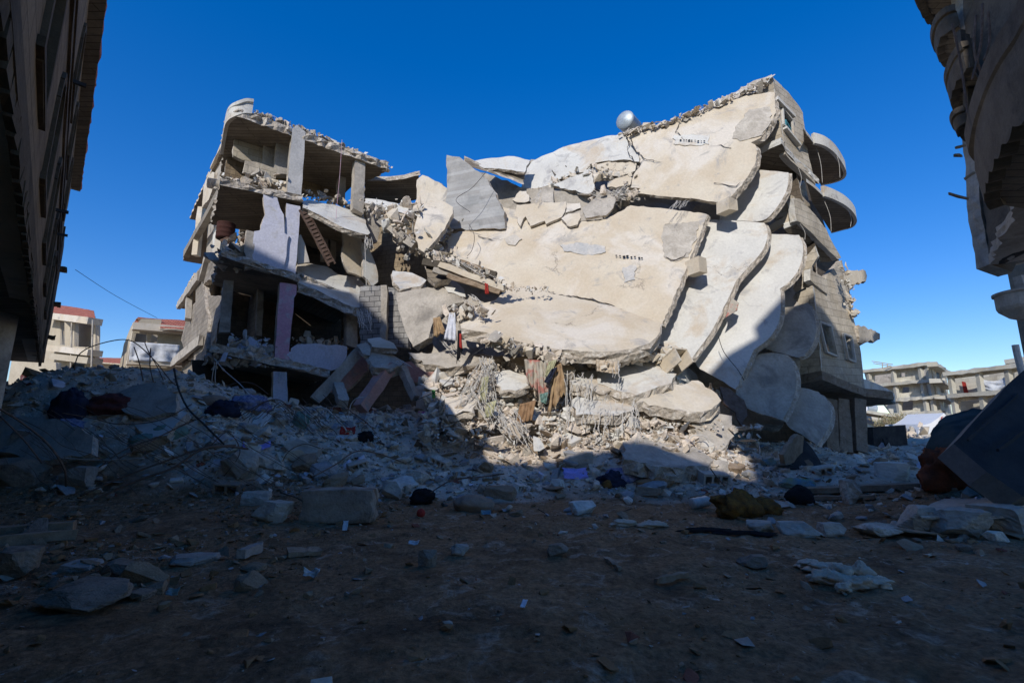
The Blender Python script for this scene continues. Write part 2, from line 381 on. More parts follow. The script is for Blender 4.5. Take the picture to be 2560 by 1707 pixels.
def chunk_mesh(seed, flat=1., long=1., detail=False):
    if detail: return rough_block(seed, 7, flat, long)
    r = random.Random(seed); bm = bmesh.new()
    for i in range(r.randint(9, 15)):
        v = Vector((r.uniform(-1, 1), r.uniform(-1, 1), r.uniform(-1, 1)))
        v = v / max(abs(v.x), abs(v.y), abs(v.z)) * r.uniform(.72, 1)
        bm.verts.new((v.x * .5 * long, v.y * .5, v.z * .5 * flat))
    bmesh.ops.convex_hull(bm, input=list(bm.verts))
    for v in [v for v in bm.verts if not v.link_faces]: bm.verts.remove(v)
    if detail:
        bmesh.ops.subdivide_edges(bm, edges=list(bm.edges), cuts=3, use_grid_fill=True)
        bmesh.ops.triangulate(bm, faces=list(bm.faces))
        for v in bm.verts:
            n = noise.noise(v.co * 3 + Vector((seed, 0, 0))) * .07 + noise.noise(v.co * 9 + Vector((seed, 3, 0))) * .035
            v.co += v.co.normalized() * n
    bmesh.ops.recalc_face_normals(bm, faces=list(bm.faces))
    vs = [v.co.copy() for v in bm.verts]; bm.verts.index_update(); fs = [[v.index for v in f.verts] for f in bm.faces]; bm.free()
    return vs, fs
CH = [chunk_mesh(i, random.uniform(.35, 1), random.uniform(1, 1.7)) for i in range(40)]
SH = [chunk_mesh(100 + i, random.uniform(.10, .3), random.uniform(1, 1.8)) for i in range(30)]
HD = [chunk_mesh(200 + i, random.uniform(.4, .9), random.uniform(1, 1.6), True) for i in range(26)]
def rrot(r=random, tilt=1.):
    from mathutils import Euler
    return Euler((r.gauss(0, .45) * tilt, r.gauss(0, .45) * tilt, r.uniform(0, 6.28))).to_matrix()
def put(mb, src, p, s, rot, mi=0):
    vs, fs = src; mb.add([p + rot @ (v * s) for v in vs], fs, mi)
RM = [M['dust'], M['conc'], M['pale'], mat('brownish_rubble', (.24, .175, .115), (.33, .25, .17), 4, bump=.8), mat('grey_block', (.26, .26, .26), (.38, .37, .36), 5, bump=.8)]
RM += [M['tile'], M['wood'], M['blue'], M['plaster']]
def rmi(r=random): return r.choices(range(9), (5, 3, 2, 2.0, 2.4, .22, .45, .5, .7))[0]
# small rubble nobody could count
r = random.Random(3); mb = MB(); cnt = 0
while cnt < 32000:
    y = r.uniform(9.6, 20); x = r.uniform(-19, 18)
    if abs(x) > y * 1.15: continue
    dens = ss(10.2, 11.6, y + .9 * nz(x * .5, 0, 7)) * (.55 + .45 * ss(-9, -4, x)) * (1 - .5 * ss(17, 20, y))
    if x > 7: dens *= .55
    if x > 9 and 10 < y: dens *= .5
    if r.random() > dens: continue
    s = .028 * (1 - r.random()) ** -.56 * (1 + .25 * (y - 10) / 5)
    s = min(s, .3)
    put(mb, r.choice(SH if r.random() < .4 else CH), Vector((x, y, H(x, y) + s * .12)), s, rrot(r), rmi(r)); cnt += 1
tag(mb.build('small_rubble', RM), 'fine broken concrete and dust spread over the mounds below the ruin', 'rubble', None, 'stuff')
GM_ = RM + [mat('earth_clod', (.19, .10, .045), (.28, .16, .08), 6, bump=.8)]
mb = MB(); cnt = 0
while cnt < 24000:
    y = 1.8 + 9.5 * r.random() ** .8; x = r.uniform(-12, 12)
    if abs(x) > y * 1.2: continue
    w_ = .25 + .75 * ss(-1, -5, x) + .5 * ss(6, 9, x) * ss(5, 8, y)
    if nz(x * .6, y * .6, 3) + r.random() * .9 < .55 or r.random() > w_: continue
    s = min(.0075 * (1 - r.random()) ** -.62, .11)
    put(mb, r.choice(SH if r.random() < .5 else CH), Vector((x, y, H(x, y) + s * .1)), s, rrot(r, .7), r.choices(range(10), (.1, .5, 0, 3, 1.2, .1, .2, 0, .1, 9))[0]); cnt += 1
for k in range(900):
    a = r.gauss(9.6, 2.2); b_ = r.gauss(8.9, 1.3)
    if b_ < 5 or abs(a) > b_ * 1.25: continue
    s = min(.03 * (1 - r.random()) ** -.6, .25); put(mb, r.choice(CH), Vector((a, b_, H(a, b_) + s * .15)), s, rrot(r), rmi(r))
tag(mb.build('gravel', GM_), 'small stones and gravel scattered over the brown earth', 'gravel', None, 'stuff')
# ---------------- collapsed concrete slabs in the middle ----------------
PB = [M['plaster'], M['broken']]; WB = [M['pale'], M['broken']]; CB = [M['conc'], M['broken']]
GA = 'fallen floor slabs of the collapsed block'
plA = plane3((1765, 536, 15.6), (1653, 812, 14.1), (1150, 620, 17.6))
A = plate('floor_slab', [(1180, 528), (1168, 556), (1163, 579), (1121, 585), (1118, 640), (1170, 660), (1262, 717), (1277, 722), (1366, 726), (1526, 760), (1600, 793), (1653, 814),
    (1725, 650), (1767, 536), (1756, 533), (1697, 527), (1577, 513), (1530, 540), (1500, 552), (1440, 556), (1400, 548), (1340, 550), (1292, 525), (1253, 517)], plA, .2, PB, None,
    'largest fallen floor slab, a huge beige plastered sheet leaning back in the centre of the ruin', 'concrete slab', GA, bump=.014, jag=.03, seg=.13, ndir=Vector((.8, .5, -.3)).normalized())
crease = [hit(shift(plA, -.11), x, y - 7) for x, y in ((1277, 722), (1366, 726), (1526, 760), (1600, 793), (1653, 814))]
frontp = P(1361, 873, 13.0)
plB = plane3(crease[0], crease[4], frontp)
B = plate('floor_slab', [crease[0], crease[1], crease[2], crease[3], crease[4], (1650, 830), (1640, 845), (1622, 858), (1595, 867), (1545, 876), (1500, 880), (1473, 879), (1430, 876), (1361, 868), (1305, 856), (1270, 845), (1220, 832), (1180, 826), (1153, 820),
    (1150, 800), (1173, 769), (1205, 760), (1237, 752)], plB, .34, PB, None, 'beige slab lying nearly flat as a rounded tongue below the largest slab', 'concrete slab', GA, bump=.02, jag=.03, rough=.07, smooth=False,
    sag=lambda x, y: .25 * math.exp(-(x / 3) ** 2) * 0, ndir=Vector((0, .3, -1)).normalized())
plC = plane3((1930, 216, 16.0), (1812, 505, 15.2), (1400, 420, 18.6))
C_ = plate('floor_slab', [(1560, 332), (1630, 318), (1692, 301), (1756, 281), (1829, 252), (1869, 238), (1936, 231), (1939, 283), (1922, 317), (1900, 346), (1877, 356), (1877, 356), (1888, 362), (1888, 362), (1893, 382), (1890, 401), (1877, 429), (1855, 463), (1832, 487),
    (1812, 505), (1780, 504), (1734, 497), (1616, 486), (1574, 481), (1580, 450), (1590, 428), (1602, 410), (1598, 385), (1570, 350)], plC, .26, PB, None,
    'highest fallen slab, with a grille of holes in its face, under the tower peak', 'concrete slab', GA, bump=.012, jag=.025, seg=.13, rough=.06, ndir=Vector((.85, .5, -.25)).normalized())
plC2 = shift(plC, .04)
plate('floor_slab', [(1315, 415), (1345, 396), (1421, 362), (1500, 345), (1556, 334), (1568, 352), (1594, 385), (1598, 405), (1560, 400), (1520, 400), (1478, 412), (1460, 430), (1440, 432), (1400, 448), (1376, 462), (1352, 470), (1306, 474), (1303, 444)],
    plC2, .22, WB, None, 'pale cracked roof slab left of the grille slab, below the water tank', 'concrete slab', GA, bump=.04, rough=.06)
k = 0
for ol, dz, lab in (([(1482, 416), (1522, 404), (1592, 408), (1588, 428), (1540, 446), (1486, 446)], .10, 'small cracked slab piece wedged between the two top roof slabs'),
        ([(1379, 464), (1438, 438), (1477, 430), (1486, 470), (1474, 484), (1430, 476)], -.02, 'triangular slab piece hanging above the exposed post stub'),
        ([(1520, 455), (1570, 438), (1580, 446), (1576, 462), (1540, 470), (1518, 468)], -.05, 'narrow slab piece over the tangle of bars under the top slabs'),
        ([(1440, 420), (1474, 412), (1478, 428), (1444, 436)], .08, 'smallest pale slab flake in the crack of the roof slab'),
        ([(1281, 500), (1300, 478), (1316, 478), (1324, 502), (1300, 506)], -.5, 'pointed slab scrap at the lower left corner of the cracked roof slab')):
    plate('slab_fragment', ol, shift(plC, dz), .16, WB if k % 2 else PB, None, lab, 'slab fragment', 'broken pieces along the crack', jag=.05, res=.4, rough=.05, seg=.15); k += 1
for ol, dz, lab in (([(1292, 512), (1340, 508), (1415, 504), (1412, 530), (1404, 542), (1365, 560), (1362, 552), (1326, 566), (1314, 542), (1300, 566), (1290, 540)], -.14, 'jagged beige plate with a notched lower edge lying on the largest slab'),
        ([(1418, 508), (1450, 508), (1452, 520), (1414, 532)], -.13, 'small beige plate right of the notched plate'),
        ([(1403, 546), (1420, 534), (1448, 532), (1452, 545), (1444, 562), (1425, 566)], -.15, 'rounded beige flake lying on the upper edge of the largest slab'),
        ([(1456, 520), (1490, 495), (1530, 485), (1539, 495), (1533, 520), (1515, 538), (1465, 545), (1458, 530)], -.18, 'grey oval slab flake lying on the largest slab below the bar tangle'),
        ([(1133, 516), (1160, 520), (1186, 536), (1180, 548), (1140, 536)], -.1, 'beige flake at the top left corner of the largest slab')):
    plate('slab_fragment', ol, shift(plA, dz), .1, PB if 'grey' not in lab else [M['conc'], M['broken']], None, lab, 'slab fragment', 'broken pieces on the largest slab', jag=.03, res=.4, seg=.15)
plate('slab_fragment', [(1076, 500), (1110, 503), (1132, 517), (1132, 534), (1112, 573), (1087, 604), (1062, 632), (1046, 622), (1040, 600), (1036, 568), (1044, 540), (1059, 523)], plane3((1076, 500, 17.6), (1062, 632, 16.4), (1132, 534, 17.2)), .2, PB, None,
    'smooth beige plate standing left of the rubble gap beside the largest slab', 'slab fragment', 'broken pieces on the largest slab', jag=.04)
for ol, pl_, par, m_ in (([(1662, 562), (1745, 552), (1740, 590), (1722, 642), (1690, 652), (1665, 645), (1655, 600)], plA, A, 'patch'), ([(1872, 275), (1925, 268), (1928, 300), (1905, 338), (1850, 352), (1832, 345), (1845, 310)], plC, C_, 'patch'),
    ([(1400, 614), (1450, 606), (1512, 616), (1514, 630), (1470, 634), (1410, 628)], plA, A, 'bluegrey'), ([(1262, 596), (1290, 588), (1306, 598), (1288, 614), (1270, 612)], plA, A, 'patch'), ([(1556, 668), (1590, 664), (1588, 700), (1562, 706)], plA, A, 'bluegrey'), ([(1685, 340), (1775, 335), (1772, 360), (1688, 362)], plC, C_, 'pale')):
    plate('worn_patch', ol, shift(pl_, -.035), .04, [M[m_], M[m_]], par, jag=.05, seg=.12, bump=.025, res=.6)
def crack(pts, pl, par, w_=.03, seed=1):
    r = random.Random(seed); q = [hit(shift(pl, -.045), *p) for p in pts]; line = []
    for i in range(len(q) - 1):
        k = max(2, int((q[i + 1] - q[i]).length / .12)); line += [q[i].lerp(q[i + 1], j / k) + Vector((r.gauss(0, .025), 0, r.gauss(0, .025))) for j in range(k)]
    line.append(q[-1]); vs = []; n = len(line)
    for i, p in enumerate(line):
        d = (line[min(i + 1, n - 1)] - line[max(i - 1, 0)]).normalized(); s_ = pl[1].cross(d) * w_ * r.uniform(.3, 1) * min(1, (n - 1 - i) / 4 + .15); vs += [p + s_, p - s_]
    MB().add(vs, [(2 * i, 2 * i + 1, 2 * i + 3, 2 * i + 2) for i in range(n - 1)]).build('crack', M['crackdark'], par)
M['crackdark'] = mat('crack_shadow', (.05, .042, .035), (.09, .075, .06), 5)  # flat dark strips; the shade inside the cracks is put into the colour
for i, (pts, pl_, par) in enumerate((([(1662, 640), (1680, 650), (1700, 646), (1724, 630)], plA, A), ([(1368, 730), (1430, 742), (1480, 748), (1526, 766)], plA, A), ([(1575, 345), (1588, 372), (1612, 398), (1656, 405)], plC, C_), ([(1612, 398), (1600, 412), (1590, 425)], plC, C_), ([(1785, 458), (1812, 461), (1840, 467), (1868, 446)], plC, C_),
    ([(1830, 368), (1800, 362), (1770, 366)], plC, C_), ([(1572, 350), (1570, 380), (1592, 412)], plC, C_), ([(1195, 590), (1230, 600), (1262, 596)], plA, A), ([(1700, 300), (1690, 330), (1712, 350)], plC, C_))): crack(pts, pl_, par, .022, i)
# fan of slabs on the right
def fan(ol, p3, m, lab, **k): return plate('floor_slab', ol, plane3(*p3), .2, m, None, lab, 'concrete slab', 'fan of rounded slabs on the right', bump=.014, jag=.014, seg=.13, rough=.03, smooth=True, ndir=Vector((.88, .38, -.35)).normalized(), **k)
fan([(1800, 500), (1860, 440), (1885, 424), (1933, 428), (1971, 432), (1971, 463), (1961, 491), (1933, 533), (1905, 556), (1829, 550), (1800, 560)], ((1885, 424, 16.3), (1971, 432, 15.5), (1905, 556, 15.5)), WB, 'whitest rounded slab, uppermost of the fan, below the tower balcony corner')
fan([(1740, 545), (1773, 550), (1850, 552), (1911, 557), (1911, 557), (1920, 578), (1917, 604), (1903, 634), (1868, 670), (1841, 700), (1841, 700), (1829, 728), (1784, 821), (1750, 868), (1726, 900), (1672, 882), (1640, 850), (1600, 800), (1660, 640)], ((1773, 550, 16.2), (1911, 558, 15.5), (1726, 900, 14.2)), WB, 'long pale slab right behind the edge of the largest slab, second in the fan')
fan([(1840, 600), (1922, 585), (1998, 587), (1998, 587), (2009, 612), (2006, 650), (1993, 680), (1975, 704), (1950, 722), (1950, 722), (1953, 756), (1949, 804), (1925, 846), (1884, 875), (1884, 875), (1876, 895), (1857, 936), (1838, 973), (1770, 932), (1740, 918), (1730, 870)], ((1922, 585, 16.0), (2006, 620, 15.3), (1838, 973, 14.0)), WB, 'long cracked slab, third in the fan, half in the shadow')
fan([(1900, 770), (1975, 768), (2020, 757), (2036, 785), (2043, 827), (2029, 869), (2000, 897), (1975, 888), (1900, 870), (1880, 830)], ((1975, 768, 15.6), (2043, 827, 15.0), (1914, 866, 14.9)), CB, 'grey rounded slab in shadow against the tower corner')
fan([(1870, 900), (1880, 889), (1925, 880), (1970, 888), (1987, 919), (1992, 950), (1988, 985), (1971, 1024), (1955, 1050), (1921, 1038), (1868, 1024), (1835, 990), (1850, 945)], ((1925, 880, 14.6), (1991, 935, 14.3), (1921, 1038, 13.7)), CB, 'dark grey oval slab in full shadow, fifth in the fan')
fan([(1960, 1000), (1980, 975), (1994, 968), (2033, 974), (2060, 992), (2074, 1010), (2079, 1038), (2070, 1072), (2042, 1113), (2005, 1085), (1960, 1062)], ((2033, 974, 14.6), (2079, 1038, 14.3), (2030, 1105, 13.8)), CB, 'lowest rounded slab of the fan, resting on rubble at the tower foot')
# grille of holes and grey marks: flat black discs, the openings' shade painted on
def hole_shade_discs(px, py, pl, n, w, parent, name='hole_row'):
    pl = shift(pl, -.06)
    mb = MB(); a = hit(pl, px, py); b = hit(pl, px + w, py + w * .06); d = (b - a)
    for i in range(n):
        c = a + d * ((i + random.uniform(-.2, .2)) / (n - 1)) + pl[1] * .02 + Vector((0, 0, random.uniform(-.02, .02))); sz_ = random.uniform(.55, 1.15)
        ring = [c + (d.normalized() * math.cos(t) + pl[1].cross(d).normalized() * math.sin(t)) * d.length / n * .42 * sz_ for t in [k * math.pi / 4 for k in range(8)]]
        mb.add(ring, [tuple(range(8))])
    return mb.build(name, M['black'], parent)
hole_shade_discs(1702, 351, plC, 9, 58, C_); hole_shade_discs(1540, 641, plA, 8, 66, A)
# crumbling edge along the ridge
ridge = [(1556, 330), (1630, 314), (1692, 296), (1742, 278), (1800, 252), (1830, 230), (1872, 205), (1900, 196), (1930, 188), (1934, 214), (1890, 226), (1869, 237), (1829, 253), (1756, 284), (1692, 306), (1630, 322), (1560, 338)]
plate('roof_edge', ridge, shift(plC, .1), .5, [M['broken'], M['broken']], None, 'crumbling roof parapet running up to the tower peak', 'parapet', jag=.09, seg=.14, rough=.1, bump=.06)
def scatter_line(name, pts, n, s0, s1, mats, pl=None, spread=.25, shard=.5, label=None, seed=1, cat='rubble'):
    r = random.Random(seed); mb = MB()
    seg = [(Vector(pts[i]), Vector(pts[i + 1])) for i in range(len(pts) - 1)]; L = [(b - a).length for a, b in seg]
    for k in range(n):
        a, b = r.choices(seg, L)[0]; p = a.lerp(b, r.random()) + Vector((r.gauss(0, spread), r.gauss(0, spread), r.gauss(0, spread * .6)))
        s = min(s0 * (1 - r.random()) ** -.6, s1); put(mb, r.choice(SH if r.random() < shard else CH), p, s, rrot(r, 2), r.randrange(len(mats)))
    o = mb.build(name, mats); return tag(o, label, None, None, 'stuff')
RR = [M['dust'], M['conc'], M['pale'], M['plaster']]
scatter_line('edge_rubble', [hit(shift(plC, -.1), *p) for p in ((1556, 334), (1640, 316), (1742, 280), (1830, 246), (1925, 200))], 170, .07, .3, RR, None, .1, .6, 'crumbs of concrete along the sloping roof edge')
scatter_line('crack_rubble', [hit(shift(plC, .25), *p) for p in ((1230, 418), (1290, 432), (1310, 418), (1345, 412))], 60, .09, .3, RR, None, .1, .7, 'loose pieces on the sagging roof left of the cracked slab', 2)
scatter_line('crack_rubble', [hit(shift(plC, .15), *p) for p in ((1370, 470), (1420, 440), (1500, 430), (1575, 455), (1570, 500), (1500, 500))], 260, .08, .35, RR, None, .22, .6, 'loose pieces in the gap below the cracked roof slab', 3)
scatter_line('gap_rubble', [hit(shift(plA, .1), *p) for p in ((1140, 530), (1150, 560), (1110, 600), (1090, 640), (1130, 640))], 200, .09, .42, RR, None, .2, .6, 'loose pieces packed in the gap beside the beige plate', 4)
# thick dark core of rubble and beams behind the slabs
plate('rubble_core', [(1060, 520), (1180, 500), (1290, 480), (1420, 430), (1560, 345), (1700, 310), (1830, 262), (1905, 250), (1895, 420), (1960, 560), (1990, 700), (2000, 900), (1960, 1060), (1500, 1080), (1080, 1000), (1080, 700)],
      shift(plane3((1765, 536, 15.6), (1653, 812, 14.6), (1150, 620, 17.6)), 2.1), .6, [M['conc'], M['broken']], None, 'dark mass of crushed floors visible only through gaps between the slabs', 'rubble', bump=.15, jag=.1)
# shear walls at the saddle
W1 = plane3((1117, 388, 18.2), (1118, 500, 18.2), (1250, 520, 17.4))
plate('concrete_wall', [(1117, 388), (1149, 393), (1174, 412), (1219, 450), (1261, 530), (1262, 570), (1190, 575), (1116, 570)], W1, .3, [mat('board_marked_concrete', (.36, .355, .34), (.46, .45, .43), 1.0, (.31, .31, .30), .6, 1, bump=.3, con=.25, brick=(3, .14, .006, .8)), M['broken']], None,
      'grey board-marked concrete wall standing upright left of the sagging roof', 'wall', bump=.02)
plate('concrete_wall', [(1056, 438), (1070, 442), (1117, 470), (1118, 560), (1060, 560), (1042, 550), (1042, 450)], plane3((1050, 440, 18.8), (1050, 500, 18.8), (1115, 480, 18.3)), .25, PB, None, 'low beige plastered wall with sloping top left of the grey upright wall', 'wall')
plate('concrete_post', [(1354, 462), (1360, 450), (1372, 446), (1384, 470), (1384, 506), (1354, 506)], shift(plA, .3), .3, CB, None, 'grey post stub standing in the gap under the cracked roof slab', 'post', jag=.02)
sagp = plane3((1162, 400, 19.5), (1310, 470, 18.6), (1240, 412, 21.5))
sr = [P(x, y, d) for x, y, d in ((1160, 397, 18.3), (1190, 412, 18.3), (1225, 420, 18.4), (1262, 414, 18.7), (1310, 440, 18.6), (1308, 465, 18.3), (1250, 440, 18.2), (1200, 425, 18.1), (1166, 408, 18.0))]
plate('roof_slab', sr, plane3(sr[0], sr[4], sr[6]), .2, [M['soffit'], M['broken']], None, 'thin sagging roof slab hanging between the grey wall and the cracked slab', 'roof slab', jag=.06, ndir=Vector((0, .5, .85)))
cap_ = [P(x, y, d) for x, y, d in ((1176, 404, 18.4), (1215, 402, 18.6), (1270, 396, 18.8), (1325, 402, 18.6), (1312, 438, 18.3), (1262, 424, 18.2), (1210, 422, 18.2))]
plate('slab_fragment', cap_, plane3(cap_[0], cap_[3], cap_[5]), .14, WB, None, 'pale broken roof crust lying on the sag left of the cracked roof slab', 'slab fragment', 'broken pieces in the saddle', jag=.07, rough=.06)
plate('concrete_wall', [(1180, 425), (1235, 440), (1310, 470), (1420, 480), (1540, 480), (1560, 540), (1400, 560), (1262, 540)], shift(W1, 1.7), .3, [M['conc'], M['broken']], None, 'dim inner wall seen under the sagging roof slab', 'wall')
# soffit of the arched roof between the left block and the low beige wall
ar = [P(x, y, d) for x, y, d in ((912, 452, 19.6), (940, 458, 19.6), (975, 455, 19.6), (1010, 447, 19.5), (1050, 438, 19.2), (1046, 450, 19.2), (1042, 520, 21.5), (985, 512, 22), (912, 490, 23))]
plate('roof_slab', ar, plane3(ar[0], ar[4], ar[7]), .2, [M['soffit'], M['broken']], None, 'arched roof slab with a board-marked underside between left block and low beige wall', 'roof slab', jag=.04)
# ---------------- left standing block ----------------
LB = thing('ruined_block', (-7.5, 18.5, 1.8), 'ruined apartment block still standing on the left, four open storeys with grey columns', 'building')
O0 = P(742, 1070, 17); FD = Vector((1.43, 1, 0)).normalized(); INW = Vector((-FD.y, FD.x, 0))
LD = Vector((-.865, 1, 0)).normalized()
def LF(k=0): return vplane(O0 + INW * k, FD.x, FD.y)
def lf(x, y, k=0): return hit(LF(k), x, y)
def lpart(name, ol, k, th, m, **kw): return plate(name, ol, LF(k), th, m, LB, kw.pop('lab', None), **kw)
# back walls
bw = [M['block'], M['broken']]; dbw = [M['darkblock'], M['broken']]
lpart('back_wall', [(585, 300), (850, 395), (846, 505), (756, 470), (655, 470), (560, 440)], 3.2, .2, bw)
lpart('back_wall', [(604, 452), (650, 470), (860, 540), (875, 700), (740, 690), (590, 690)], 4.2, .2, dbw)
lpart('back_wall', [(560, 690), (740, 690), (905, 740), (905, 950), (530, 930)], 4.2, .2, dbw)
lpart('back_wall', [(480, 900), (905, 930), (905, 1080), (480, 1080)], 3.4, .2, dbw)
lpart('inner_wall', [(589, 303), (660, 329), (655, 410), (605, 400), (582, 388)], 1.6, .2, [M['stone'], M['broken']])
lpart('parapet', [(613, 402), (640, 405), (692, 422), (689, 447), (650, 440), (608, 430)], .9, .15, [M['stone'], M['broken']])
# roof
a, b_ = lf(594, 292), lf(913, 404)
ins = INW * 5.2
rp = plane3(a, b_, b_ + ins)
rfo = [a, lf(640, 299), lf(695, 312), lf(762, 330), lf(850, 368), lf(888, 390), b_, lf(940, 409), lf(972, 424), lf(965, 405) + INW * .8, b_ + INW * 2 + FD * .3, b_ + ins * .7, lf(800, 345) + ins, a + ins * .9 - FD * .2, a + INW * 2 - FD * .3, a + INW * .9 - FD * .28, a + INW * .3 - FD * .14]
rn = -rp[1]
plate('roof_slab', rfo, rp, .34, [M['soffit'], M['broken']], LB, jag=.06, seg=.16, rough=.09, ndir=Vector((0, 0, 1)))
# rounded parapet at roof corner
mb = MB(); prof = []
c0 = lf(633, 252); pathp = [c0, lf(614, 251), a + Vector((0, 0, .56)) - FD * .06 + INW * .1, a + INW * .5 - FD * .22 + Vector((0, 0, .56)), a + INW * 1.1 - FD * .28 + Vector((0, 0, .55)), a + INW * 3 - FD * .28 + Vector((0, 0, .5))]
pathp = spline(pathp, 5)
for i, p in enumerate(pathp):
    q = p - INW * .0
    hgt = .56
    for z in (0, -.08, -.1, -hgt): prof.append(p + Vector((0, 0, z)) - INW * (.06 if z > -.09 else 0))
n = 4
mb.add(prof, [(i * n + k, i * n + k + 1, (i + 1) * n + k + 1, (i + 1) * n + k) for i in range(len(pathp) - 1) for k in range(n - 1)])
o = mb.build('roof_parapet', M['pale'], LB); sm = o.modifiers.new('s', 'SOLIDIFY'); sm.thickness = .12; sm.offset = 0
# columns of front plane
def colm(ol, k=0, m=None, name='column', th=.4, lab=None): return plate(name, ol, LF(k), th, [m or M['conc'], M['conc']], LB, lab, jag=.012, rough=.01, bump=.006)
colm([(731, 322), (742, 312), (764, 330), (761, 380), (757, 430), (753, 497), (718, 484), (724, 400)], 0, mat('pale_grey_concrete', (.42, .41, .39), (.54, .52, .49), 1.5, (.33, .32, .31), .62, 2))
colm([(716, 508), (751, 516), (745, 600), (737, 698), (704, 690), (711, 600)], .05, M['blue'])
colm([(700, 706), (742, 712), (741, 735), (735, 745), (733, 780), (724, 860), (722, 907), (686, 903)], .05, M['pink'], lab='column painted pink')
colm([(683, 928), (717, 930), (720, 1040), (682, 1040)], .1, M['blue'])
colm([(888, 388), (913, 398), (911, 470), (909, 535), (883, 520)], .1)
colm([(849, 406), (867, 412), (862, 510), (845, 500)], 1.8)
colm([(661, 330), (689, 340), (684, 422), (655, 412)], 1.4)
colm([(694, 312), (730, 322), (722, 436), (686, 432)], .9)
colm([(866, 780), (894, 790), (894, 870), (866, 862)], .2)
colm([(645, 720), (660, 722), (655, 840), (640, 838)], 2.5)
for x in (806, 826): colm([(x, 555), (x + 16, 558), (x + 14, 650), (x, 648)], 2.5)
colm([(560, 700), (585, 702), (575, 830), (548, 830)], 1.2)
# painted wall of the second storey
lpart('painted_wall', [(658, 482), (692, 492), (700, 520), (709, 537), (711, 560), (711, 583), (722, 590), (716, 640), (706, 690), (655, 678), (630, 670), (632, 620), (636, 578), (650, 576), (658, 548), (663, 535), (659, 510)], -.02, .16, [M['blue'], M['broken']], jag=.035, lab='pale blue painted wall with torn edges')
lpart('wall_stub', [(617, 575), (636, 580), (632, 668), (612, 672), (612, 610)], -.02, .3, CB)
# storey slabs front edges (floors)
def floorslab(edge, depth, th=.3, m=[M['soffit'], M['broken']], lab=None, k=0, name='floor_slab'):  # dark soffit colour also stands in for the shade of the voids below
    pts = [lf(x, y, k) for x, y in edge]; pl = plane3(pts[0], pts[-1], pts[-1] + INW * 3)
    ol = pts + [p + INW * depth for p in pts[::-1]]
    return plate(name, ol, pl, th, m, LB, lab, jag=.05, seg=.18, rough=.09, ndir=Vector((0, 0, -1)) if pl[1].z > 0 else Vector((0, 0, 1)))
floorslab([(548, 462), (590, 452), (640, 466), (690, 482), (730, 497), (756, 505)], 4, .26, k=-.05)
floorslab([(553, 640), (565, 664), (600, 676), (640, 682), (700, 694), (745, 704)], 4, .26, k=-.1)
floorslab([(528, 880), (536, 905), (600, 908), (690, 916), (725, 920), (780, 935), (825, 944)], 4.5, .3, k=-.1)
floorslab([(752, 520), (800, 535), (880, 566), (925, 585)], 3.6, .25, k=.5)
floorslab([(752, 700), (830, 735), (905, 765)], 4.0, .25, k=.3)
# hanging plates right of the column
p1 = plane3((760, 505, 17.0), (925, 584, 17.6), (908, 530, 19.0))
plate('hanging_slab', [(756, 502), (773, 500), (843, 512), (908, 532), (915, 555), (925, 584), (919, 589), (880, 578), (849, 564), (800, 538), (770, 524), (756, 520)], p1, .22, WB, LB, 'sunlit floor slab bent downwards', bump=.03, jag=.04, rough=.05)
p2 = plane3((745, 706, 16.9), (894, 780, 17.3), (894, 695, 19.5))
plate('hanging_slab', [(742, 656), (780, 660), (815, 668), (849, 688), (894, 694), (914, 712), (921, 740), (926, 764), (912, 770), (890, 768), (877, 766), (800, 728), (751, 708), (742, 706)], p2, .34, WB, LB, 'bent floor slab half in the shadow', bump=.03, jag=.04, rough=.08, ndir=Vector((0, .2, -1)))
lpart('wall_piece', [(858, 578), (880, 585), (903, 596), (905, 640), (903, 692), (872, 680), (858, 652)], .5, .2, PB, jag=.04)
lpart('wall_piece', [(742, 590), (752, 586), (762, 610), (770, 640), (774, 655), (745, 660)], .25, .12, PB, jag=.04)
lpart('wall_piece', [(905, 606), (922, 618), (934, 648), (945, 690), (945, 705), (930, 716), (920, 700), (908, 690)], -.05, .2, WB, jag=.04)
lpart('wall_piece', [(914, 522), (930, 530), (947, 545), (949, 580), (944, 604), (925, 612), (918, 570)], .4, .15, CB, jag=.04)
lpart('wall_piece', [(743, 860), (790, 858), (868, 866), (868, 915), (830, 926), (760, 924), (725, 905), (728, 870)], .25, .1, [M['blue'], M['broken']], jag=.03, lab='pale blue sheet of plaster at the third opening')
# lattice girder
ld = MB(); a, b_ = lf(757, 522, -.15), lf(830, 662, .1); d = (b_ - a).normalized(); sd = INW.cross(d).normalized() * .13
ld.beam(a + sd, b_ + sd, .06, .06, n=6, jit=.008); ld.beam(a - sd, b_ - sd, .06, .06, n=6, jit=.008)
for i in range(1, 15): c = a.lerp(b_, i / 15); ld.beam(c + sd, c - sd, .05, .1)
tag(ld.build('fallen_girder', M['rust']), 'rusty ladder-like lattice girder leaning from the blue column across the opening', 'girder')
